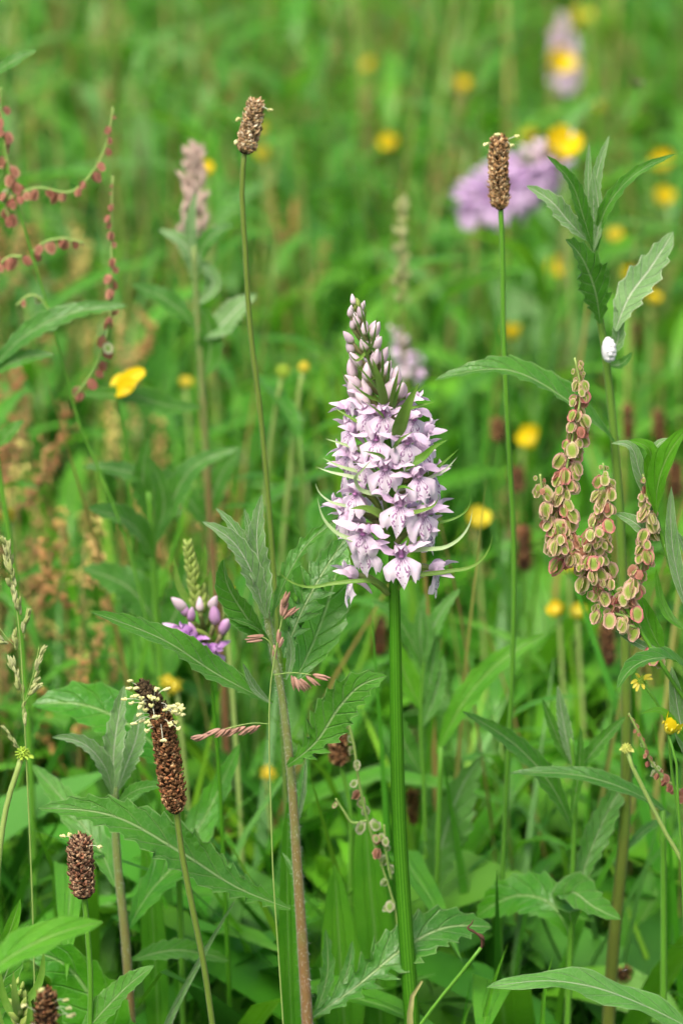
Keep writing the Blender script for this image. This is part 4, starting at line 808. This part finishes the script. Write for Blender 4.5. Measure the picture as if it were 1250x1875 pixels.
def seedhead(label, Y, x, y, rpx, stem, bits=0, seed=1, mat=M_ygreen, petals=(), group=None, sr=.00095, smat=M_ystem):
    rg = random.Random(seed); m = mpp(Y); c = P(x, y, Y); S = [p for p in PS(stem, Y)]; b = np.array((S[-1][0], Y + .004, 0)); root = ground_root('buttercup_seed_head', label, 'buttercup', b, group)
    q = [b] + S[::-1] + [c]; g = G(); tube(g, np.array(q), [sr * 1.1, sr], 8, 40); part('stem', g, smat, root)
    g = G(); ball(g, c, rpx * m * .62, None, 10, 6)
    for k in range(46):
        z = 1 - 2 * (k + .5) / 46; a = k * 2.4; d = np.array((math.cos(a) * math.sqrt(1 - z * z), math.sin(a) * math.sqrt(1 - z * z), z)); ball(g, c + d * rpx * m * .66, (rpx * m * .2, rpx * m * .15, rpx * m * .36), d, 6, 4, pointy=.5)
    part('fruit_cluster', g, mat, root)
    for (dx, dy_) in petals:
        e = P(x + dx, y + dy_, Y - .002); g = G(); leaf(g, np.array([c, (c + e) / 2 + (0, 0, .0006), e]), 6 * m, peak=.7, base=.3, nst=8, tipw=.4); part('petal', g, M_yellow2, root)
    for k in range(bits):
        a = rg.uniform(0, 6.28); d = np.array((math.cos(a), math.sin(a) * .7, -.35)); g = G(); leaf(g, np.array([c - (0, 0, rpx * m * .5), c + d * rpx * m * .8, c + d * rpx * m * 1.5]), 6 * m, peak=.5, nst=7); part('sepal', g, mat, root)
    return root
seedhead('yellow green buttercup seed head on a pale curved stalk below the spindly panicle', -.01, 42, 1380, 15, [(36, 1400), (14, 1470), (2, 1540), (-6, 1640)], 6, 2)
seedhead('fading buttercup with a few narrow yellow petals left', .005, 1172, 1246, 12, [(1182, 1262), (1205, 1290), (1230, 1420)], 0, 3, M_ygreen, [(20, -10), (22, -2), (-10, -12), (-14, 14), (-8, 20), (6, 16), (-18, 6)], sr=.0005, smat=M_gstem)
seedhead('pale buttercup seed head with ragged top on a straight slanting stalk', .01, 1146, 1370, 11, [(1150, 1386), (1180, 1450), (1215, 1520), (1256, 1592), (1280, 1650)], 7, 4, M_ypale, sr=.0007)
seedhead('blurred round green buttercup seed head beside a yellow one', .3, 518, 680, 15, [(514, 700), (503, 760), (495, 820)], 0, 5)
seedhead('blurred round yellow seed head on a pale stalk', .3, 556, 672, 12, [(552, 690), (542, 770), (532, 850)], 0, 6, M_yellow2)
rt = ground_root('buttercup', 'half closed yellow buttercup seen from the side above a sorrel branch', 'buttercup', P(232, 712, .24))
g = G(); c = P(212, 722, .24); tube(g, np.array([(rt.location.x, .24, 0), (rt.location.x, .24, c[2] * .6), P(222, 770, .24), c]), [.001, .0007], 7, 24); part('stem', g, M_gstem, rt)
for pts_, w_, dy_ in [([(212, 722), (232, 700), (266, 680)], 32, -.002), ([(210, 720), (226, 712), (250, 702)], 34, -.005), ([(209, 722), (216, 704), (236, 690)], 26, .003), ([(212, 724), (232, 718), (246, 712)], 20, -.007)]:
    g = G(); leaf(g, PS([(x, y, dy_ * k) for k, (x, y) in enumerate(pts_)], .24), w_ * mpp(.24), hint=(-.3, -.8, .5), peak=.6, base=.35, tipw=.4, fold=.5, nst=9); part('petal', g, M_yellow, rt)
buttercup('small torn yellow buttercup below the fading one', -.012, 1222, 1340, 40, 4, .5, 1.2, [(1232, 1366), (1240, 1460)], 3, openness=.5, smat=M_gstem, sr=.00045)
YB = [(872, 960, 58, .36), (978, 812, 56, .55), (1004, 498, 50, .85), (716, 268, 42, 1.15), (1012, 124, 62, 1.25), (1058, 54, 52, 1.4), (846, 163, 34, 1.3), (940, 620, 42, .7), (1214, 308, 50, 1.0), (1212, 372, 46, .95), (1126, 438, 38, .85), (1188, 552, 40, .7), (478, 240, 26, .9), (482, 292, 34, .9),
      (1022, 1122, 40, .28), (1056, 1128, 36, .28), (302, 1254, 26, .2), (324, 1260, 28, .2), (412, 1092, 34, .16), (340, 706, 22, .5), (20, 950, 30, .3), (1056, 152, 46, 1.45), (966, 250, 32, 1.3), (1088, 205, 30, 1.4), (1148, 512, 30, .9), (1040, 1044, 36, .34), (486, 1420, 18, .2), (372, 320, 36, .6), (678, 124, 30, 1.5), (955, 812, 40, .58), (640, 300, 22, 1.4), (1030, 345, 24, 1.1)]
YL = ['buttercup glowing just right of the lowest orchid flowers', 'buttercup behind the thin plantain stalk, beside a second one', 'buttercup between the plantain stalk and the toothed knapweed leaf', 'small buttercup up in the grass between the two tall plantains', 'wide buttercup at the foot of the distant pale lilac spike', 'bright buttercup beside the top of the distant pale lilac spike', 'round pale yellow buttercup left of the distant lilac spike', 'buttercup touching the tall plantain stalk above the curved knapweed leaf', 'buttercup under the longest leaf tip of the froth bearing knapweed', 'soft buttercup just under another one right of the knapweed tip', 'buttercup behind the knapweed between its upper leaves', 'buttercup right of the grey knapweed leaf', 'buttercup peeping out behind the tall tan plantain head', 'buttercup low behind the neck of the tall tan plantain', 'pointed buttercup below the sorrel, left one of a pair', 'orange yellow buttercup below the sorrel, right one of a pair', 'small buttercup beside the cream stamens, left one of a pair', 'small buttercup beside the cream stamens, right one of a pair', 'buttercup hidden behind the woolly knapweed leaf near the young orchid', 'tiny pale buttercup near the blurred knapweed stem', 'small buttercup just above the tip of the spindly grass panicle', 'faint buttercup under the distant pale lilac spike', 'faint buttercup above the leaning lilac spike', 'faint buttercup right of the leaning lilac spike tip', 'small buttercup behind the base of the grey knapweed leaf', 'buttercup half hidden behind the lower sorrel fruits', 'tiny greenish buttercup left of the hairy red brown stem', 'buttercup caught in the pale pink panicle']
for i, (x, y, d, Y) in enumerate(YB):
    buttercup('blurred ' + YL[i] if i < len(YL) else 'faint yellow buttercup dot lost in the far grass', Y, x, y, d * .82, 50 + i, rnd.uniform(.3, 1.0), rnd.uniform(-.9, .9), None, 5, M_yellow if i % 5 else M_yellow2, rnd.uniform(.6, 1.0), 'buttercups blurred in the background')
buttercup('large yellow buttercup in front of the leaning lilac spike', .66, 1022, 286, 66, 91, .7, .3, [(1030, 330), (1040, 460)], 5, openness=.7)

# ------------------------------------------------------------------ other orchids
def orchid2(label, Y, axis, spx, nf, nb, kit, budm, bs, rad, fs, seed, frac=.55, deepgreen=0):
    rg = random.Random(seed); S = PS(axis, Y); b = np.array((S[0][0] + .004, Y + .005, 0)); root = ground_root('orchid', label, 'orchid', b)
    q = np.vstack([b, S]); g = G(); tube(g, q, np.linspace(spx, spx * .4, len(q)) / 2 * mpp(Y), 12, 50, .05); part('stem', g, M_ostem, root)
    C = cr(S[-4:], 80)
    for k in range(nf):
        t = frac * k / max(1, nf - 1); i = int(t * 79); an = k * 2.4 + seed; az = an % 6.283
        d = np.array((math.sin(az), -math.cos(az), .1)); add_flower(root, kit, C[i] + d * rad * (1 - .35 * t), az, R(rg.uniform(-10, 10)), fs * rg.uniform(.85, 1.1), k)
    for k in range(nb):
        t = frac * .95 + (1 - frac * .95) * k / nb; i = min(int(t * 79), 79); an = k * 2.4; d = nrm(np.array((math.sin(an), -math.cos(an), 1.1 + t))); s = bs * (1.15 - .7 * (t - frac) / (1 - frac))
        me = budm if t < frac + deepgreen or not deepgreen else BUDG
        inst('bud', me, frame(C[i] + d * rad * .25, d, s, an), root)
    for k in range(max(4, nb // 3)):
        i = min(79, int(79 * k / (max(4, nb // 3) + 1))); an = k * 1.9 + 1; d = np.array((math.sin(an), -math.cos(an), 0)); g = G(); leaf(g, np.array([C[i], C[i] + d * rad * .6 + (0, 0, .006), C[i] + d * rad * .9 + (0, 0, .020)]), .0028, peak=.3, base=.5, nst=9); part('bract', g, M_bract, root)
    return root
o2 = orchid2('young orchid with green bud tip and few open purple florets', .07, [(412, 1640), (400, 1400), (386, 1240), (380, 1190), (368, 1120), (352, 1050), (345, 1003)], 13, 0, 0, KIT2, BUDD, .8, .010, .8, 2)
C = cr(PS([(380, 1190), (368, 1120), (352, 1050), (345, 1003)], .07), 80)
for k in range(64):
    t = .30 + .70 * k / 64; i = min(int(t * 79), 79); an = k * 2.4; d = nrm(np.array((math.sin(an), -math.cos(an), 1.9 + t))); inst('bud', BUDG, frame(C[i] + d * .0035 * (1.25 - t), d, .80 - .36 * t, an), o2)
for (x, y, s, dx, up, me) in [(338, 1110, .95, -.5, 1, BUDS[0]), (342, 1118, .8, -.4, 1, BUDD), (352, 1128, .75, -.2, 1, BUDD), (366, 1112, .7, .0, 1, BUDS[0]), (392, 1134, 1.0, .25, 1, BUDD), (406, 1152, 1.0, .35, 1, BUDD), (388, 1108, .85, .15, 1, BUDS[1]), (336, 1152, 1., -1, .5, BUDD), (360, 1158, .8, -.4, .6, BUDD)]:
    d = nrm(np.array((dx, -.25, up))); inst('bud', me, frame(P(x, y + 8, .061), d, s, x), o2); pedicel(o2, P(378, y + 40, .07), P(x, y + 8, .061), .0008, .0009)
for i, (x, y, az) in enumerate([(344, 1160, -60), (374, 1192, -5), (392, 1196, 40), (352, 1172, -30)]): add_flower(o2, KIT2, P(x, y, .059), R(az), 0, .75, i)
orchid2('blurred lilac orchid spike leaning over in the grass', .68, [(905, 700), (895, 480), (898, 385), (925, 350), (975, 312), (1048, 262)], 10, 34, 22, KIT2 if False else flower_kit(petal_mat('lilac_petal', (.62, .44, .68), (.54, .35, .62), (.68, .54, .74)), lip_mat('lilac_lip', (.66, .50, .72), (.58, .42, .66)), '_lilac'), BUDS[0], 1.15, .0155, 1.25, 3, .62)
orchid2('distant pale lilac orchid spike between yellow buttercups', 1.3, [(1034, 300), (1034, 160), (1036, 130), (1032, 80), (1028, 30)], 8, 30, 16, KIT, BUDS[0], .9, .0075, .72, 4, .7)
orchid2('small blurred lilac orchid just behind the flowering spike', .45, [(755, 800), (748, 690), (745, 655), (738, 635), (715, 605)], 8, 9, 8, KIT, BUDS[0], .7, .005, .55, 5, .6)
orchid2('purple orchid bud spike cut by the bottom edge', -.06, [(52, 2100), (45, 1960), (42, 1900), (38, 1850), (34, 1810)], 12, 4, 26, KIT2, BUDS[1], .7, .009, .8, 6, .3, .15)

# ------------------------------------------------------------------ small things
g = G(); c = P(1112, 640, .068)
rg = np.random.RandomState(2)
V0 = []
for k in range(60):
    d = nrm(rg.normal(0, 1, 3)); p = c + d * np.array((.0014, .0014, .0034)) + np.array((.0006, 0, -.0004)); ball(g, p, rg.uniform(.0008, .0013), None, 7, 5)
ball(g, c, (.0022, .0022, .0046), None, 10, 7)
obj('froth_blob', g.mesh('froth_blob', M_foam), None, 'white blob of insect froth clinging to a leaf joint', 'froth')
rt = ground_root('withered_stalk', 'thin green stalk with a withered dark curled tip', 'grass', P(770, 1900, -.03))
S = PS([(760, 1890), (800, 1835), (845, 1780), (880, 1735)], -.03); g = G(); tube(g, np.vstack([np.array((S[0][0], S[0][1], 0)), S]), .0006, 7, 40); part('stem', g, M_gstem, rt)
g = G(); tube(g, PS([(880, 1738), (882, 1722), (870, 1708), (856, 1698), (862, 1692), (866, 1684)], -.03), [.0004, .0006, .00025, .0005, .0003, .00015], 7, 30); part('withered_tip', g, M_dry, rt)
g = G(); leaf(g, PS([(872, 1708), (884, 1718), (886, 1734)], -.031), .0016, nst=8, twist=2.); part('shrivelled_leaf', g, M_dry, rt)
rt = ground_root('curled_dry_leaf', 'pale curled dry leaf at the foot of the orchid stem', 'leaf', P(760, 1900, -.02))
S = PS([(758, 1960), (750, 1870), (752, 1835), (766, 1800), (772, 1796)], -.012); g = G(); leaf(g, np.vstack([np.array((S[0][0], S[0][1], 0)), S]), .0034, nst=30, base=.6, peak=.7, tipw=.25, fold=.8, twist=.5, hint=(.5, -1, 0)); part('blade', g, M_drypale, rt)
for x0, y0, x1, y1, lab, mt in [(880, 1890, 930, 1726, 'yellow tipped grass blade leaning right of the withered stalk', M_lance), (990, 1880, 1012, 1748, 'short yellow grass blade behind the wavy leaf', M_lance), (300, 1890, 435, 1640, 'pale folded grass blade crossing behind the long plantain stalk', M_wool), (845, 1890, 868, 1830, 'narrow upright green grass blade near the withered stalk', M_lance)]:
    a = P(x0, y0, .0); rt = ground_root('grass_shoot', lab, 'grass', a); g = G()
    leaf(g, np.array([(a[0] - .004, a[1], 0), a * .5 + np.array((a[0] - .004, a[1], 0)) * .5, a, P((x0 * .45 + x1 * .55) - 6, y0 * .45 + y1 * .55, 0), P(x1, y1, 0)]), .0034, nst=40, base=.8, peak=.6, hint=(.4, -.9, .2), fold=.6); part('blade', g, mt, rt)
g = G(); c = P(1163, 153, .5); ball(g, c, (.0010, .0009, .0024), (.6, 0, -.8), 8, 5); ball(g, c + np.array((-.0016, 0, .0022)), .0009, None, 7, 4)
leaf(g, np.array([c, c + (.002, -.001, .001), c + (.0045, -.001, .0005)]), .0016, nst=6); leaf(g, np.array([c, c + (.001, .001, -.002), c + (.003, .001, -.0035)]), .0016, nst=6)
obj('fly', g.mesh('fly', M_insect), None, 'tiny dark fly in the air above the leafy knapweed', 'insect')
g = G(); c = P(1143, 1777, -.034); ball(g, c, (.0005, .0006, .0011), (1, -.3, .5), 7, 4)
obj('aphid', g.mesh('aphid', M_insect), None, 'minute brown aphid sitting on the broad wavy leaf', 'insect')

# ------------------------------------------------------------------ background individuals
LEAFY = ['tall blurred leafy plant with brownish stem and toothed green leaves in the background', 'short blurred leafy plant with broad toothed leaves on a green stem in the background', 'tallest blurred leafy plant with narrow toothed leaves on a brownish stem in the background', 'blurred leafy plant with pale greyish green leaves in the background', 'low blurred leafy plant with bright smooth untoothed leaves in the background', 'blurred bushy plant with many wide green leaves on a green stem in the background']
def leafy_proto(seed, h, nl, L, Wd, mat, smat, teeth=6):
    rg = random.Random(seed); root = thing('leafy_plant', LEAFY[seed - 1], 'plant', (0, 0, 0), 'blurred background plants, ' + ['brown stemmed', 'short broad leaved', 'narrow leaved', 'greyish leaved', 'smooth leaved', 'bushy'][seed - 1])
    bx, by = rg.uniform(-.03, .03), rg.uniform(-.03, .03)
    ax = cr([(0, 0, -.01), (bx * .4, by * .4, h * .5), (bx, by, h)], 40); g = G(); tube(g, ax, [.0022, .0011], 6, 14); part('stem', g, smat, root)
    for k in range(nl):
        t = .22 + .78 * (k + 1) / nl; i = min(39, int(t * 39)); a = k * 2.4 + rg.uniform(-.4, .4); l = L * (1.15 - .62 * t) * rg.uniform(.8, 1.2); e = .35 + .75 * t ** 2
        d = np.array((math.cos(a), math.sin(a), 0)); p = ax[i]; z = np.array((0, 0, 1)); dr = rg.uniform(.1, .5) * (1.1 - t)
        g = G(); leaf(g, np.array([p, p + (d * math.cos(e) + z * math.sin(e)) * l * .35, p + (d * math.cos(e * .75) + z * math.sin(e * .75)) * l * .68, p + (d + z * (math.sin(e * .7) - dr)) * l * .95]), Wd * l / L * rg.uniform(.85, 1.15), hint=-d * .3 + z, teeth=teeth, depth=.2, fold=.35, nst=9, nu=3); part('leaf', g, mat, root)
    return root
protos = [leafy_proto(1, .36, 11, .11, .021, M_bgleaf, M_kstem2), leafy_proto(2, .30, 10, .12, .025, M_bgleaf, M_gstem), leafy_proto(3, .40, 12, .10, .018, M_bgleaf, M_kstem2), leafy_proto(4, .34, 9, .10, .022, M_greyleaf, M_kstem), leafy_proto(5, .26, 9, .13, .020, M_lance, M_gstem, 0), leafy_proto(6, .32, 12, .11, .024, M_bgleaf, M_gstem)]
rg = random.Random(77); spots = []
def place(n, ylo, yhi, slo, shi, mind):
    c = 0; tries = 0
    while c < n and tries < 8000:
        tries += 1; y = rg.uniform(ylo, yhi); x = rg.uniform(-1, 1) * (.10 * (y - CAM.y) / 1.3 + .06)
        if any((x - a) ** 2 + (y - b) ** 2 < mind * mind for a, b, _ in spots): continue
        spots.append((x, y, rg.uniform(slo, shi))); c += 1
place(36, .16, .5, .5, .85, .045); place(80, .5, 1.2, .8, 1.15, .05); place(95, 1.2, 2.4, .85, 1.2, .06); place(60, 2.4, 4.2, .9, 1.2, .08)
for _ in range(46):
    y = rg.uniform(.3, 3.2); hw = .10 * (y - CAM.y) / 1.3; spots.append((rg.choice((-1, 1)) * rg.uniform(hw + .07, hw + .34), y, rg.uniform(.8, 1.1)))
usedp = set()
def sample(root):
    out = []
    for ch in root.children:
        v = np.empty(len(ch.data.vertices) * 3, np.float32); ch.data.vertices.foreach_get('co', v); out.append(v.reshape(-1, 3)[::3])
    return np.vstack(out)
psamp = [sample(o) for o in protos]
for (x, y, s) in spots:
    k = rg.randrange(len(protos)); best = None
    for _ in range(14):
        k2 = rg.randrange(len(protos)); a = rg.uniform(0, 6.28); s2 = s * rg.uniform(.75, 1.0); c_, s_ = math.cos(a), math.sin(a); v = psamp[k2] * s2
        w_ = np.stack([v[:, 0] * c_ - v[:, 1] * s_ + x, v[:, 0] * s_ + v[:, 1] * c_ + y, v[:, 2]], -1); nh = int(hits(w_).sum())
        if best is None or nh < best[0]: best = (nh, k2, a, s2)
        if nh == 0: break
    if best[0] > 6: continue
    k, ang, s = best[1:]
    o = protos[k] if k not in usedp else copy_tree(protos[k]); usedp.add(k)
    o.location = (x, y, 0); o.rotation_euler = (0, 0, ang); o.scale = (s, s, s)
def rosette_proto(seed):
    rg2 = random.Random(seed); root = thing('strap_leaf_plant', 'rosette of long strap leaves low in the blurred background', 'plant', (0, 0, 0), 'strap leaf rosettes in the background')
    for k in range(7):
        a = k * 2.4; d = np.array((math.cos(a), math.sin(a), 0)); l = rg2.uniform(.14, .22); z = np.array((0, 0, 1)); g = G()
        leaf(g, np.array([d * .004, d * l * .2 + z * l * .4, d * l * .42 + z * l * .75, d * l * .75 + z * l * rg2.uniform(.7, .95)]), rg2.uniform(.014, .024), hint=-d + z * .3, nst=10, nu=3, peak=.55, base=.35, fold=.3); part('leaf', g, M_strap, root)
    return root
rp = [rosette_proto(s) for s in (1, 2)]; usedr = set(); rs_spots = []
for n, (ylo, yhi) in ((16, (.09, .45)), (26, (.45, 1.6))):
    for _ in range(n):
        y = rg.uniform(ylo, yhi); x = rg.uniform(-1, 1) * (.10 * (y - CAM.y) / 1.3 + .03); k = rg.randrange(2); o = rp[k] if k not in usedr else copy_tree(rp[k]); usedr.add(k)
        s = rg.uniform(.8, 1.3); o.location = (x, y, 0); o.rotation_euler = (0, 0, rg.uniform(0, 6.28)); o.scale = (s, s, s)
def rust_proto(seed, h, tint):
    rg2 = random.Random(seed); nm = ['rusty orange', 'yellowish tan', 'dull reddish'][seed - 1]; root = thing('rusty_sorrel', 'blurred sorrel plume of ' + nm + ' fruits in the background', 'sorrel', (0, 0, 0), nm + ' sorrels blurred in the background')
    g = G(); ax = cr([(0, 0, -.01), (.005, 0, h * .5), (.012, .004, h)], 30); tube(g, ax, [.0014, .0006], 6, 14); part('stem', g, M_rstem, root)
    for b in range(6):
        i = 14 + b * 3 if b < 5 else 27; p = ax[i]; a = b * 2.4 + rg2.random(); l = .07 - .006 * b; e = p + np.array((math.cos(a) * .028, math.sin(a) * .028, l)) if b < 5 else p + np.array((.004, 0, .03))
        C = cr([p, (p + e) / 2 + np.array((math.cos(a) * .008, math.sin(a) * .008, -.004)), e], 30); g = G(); tube(g, C, .0005, 5, 8); br = part('branch', g, M_rstem, root)
        g = G()
        for k in range(46):
            c = C[min(29, int(30 * (.12 + .88 * k / 46)))] + np.array([rg2.gauss(0, .0022) for _ in range(3)]); ball(g, c, (.0016, .0009, .0019), [rg2.gauss(0, 1) for _ in range(3)], 5, 3, tuple(np.array(tint) * rg2.uniform(.7, 1.3)))
        part('fruit_cluster', g, M_rust, root)
    return root
pr = [rust_proto(1, .36, (1, 1, 1)), rust_proto(2, .34, (1.1, 1.35, 1.1)), rust_proto(3, .38, (.8, .7, .8))]; usedq = set()
RS = [(20, 480, .42), (40, 640, .36), (70, 740, .32), (150, 860, .26), (130, 250, .7), (60, 560, .4), (255, 460, .55), (1200, 545, .8), (950, 880, .5), (560, 280, .9), (1090, 50, 1.6), (640, 70, 1.6), (25, 300, .6), (250, 600, .5), (830, 250, 1.1), (420, 60, 1.2), (170, 760, .3), (720, 150, 1.3), (1180, 40, 1.7), (60, 30, 1.5), (220, 20, 1.6), (400, 780, .45), (985, 60, 1.7), (10, 720, .28), (200, 1100, .3), (800, 20, 1.7)]
for i, (x, y, Y) in enumerate(RS):
    p = P(x, y - 45, Y); k = i % 3; o = pr[k] if k not in usedq else copy_tree(pr[k]); usedq.add(k); s = max(.45, min(1.25, p[2] / .42)); o.location = (p[0] - .012 * s, Y, 0); o.rotation_euler = (0, 0, rg.uniform(0, 6.28)); o.scale = (s, s, s)
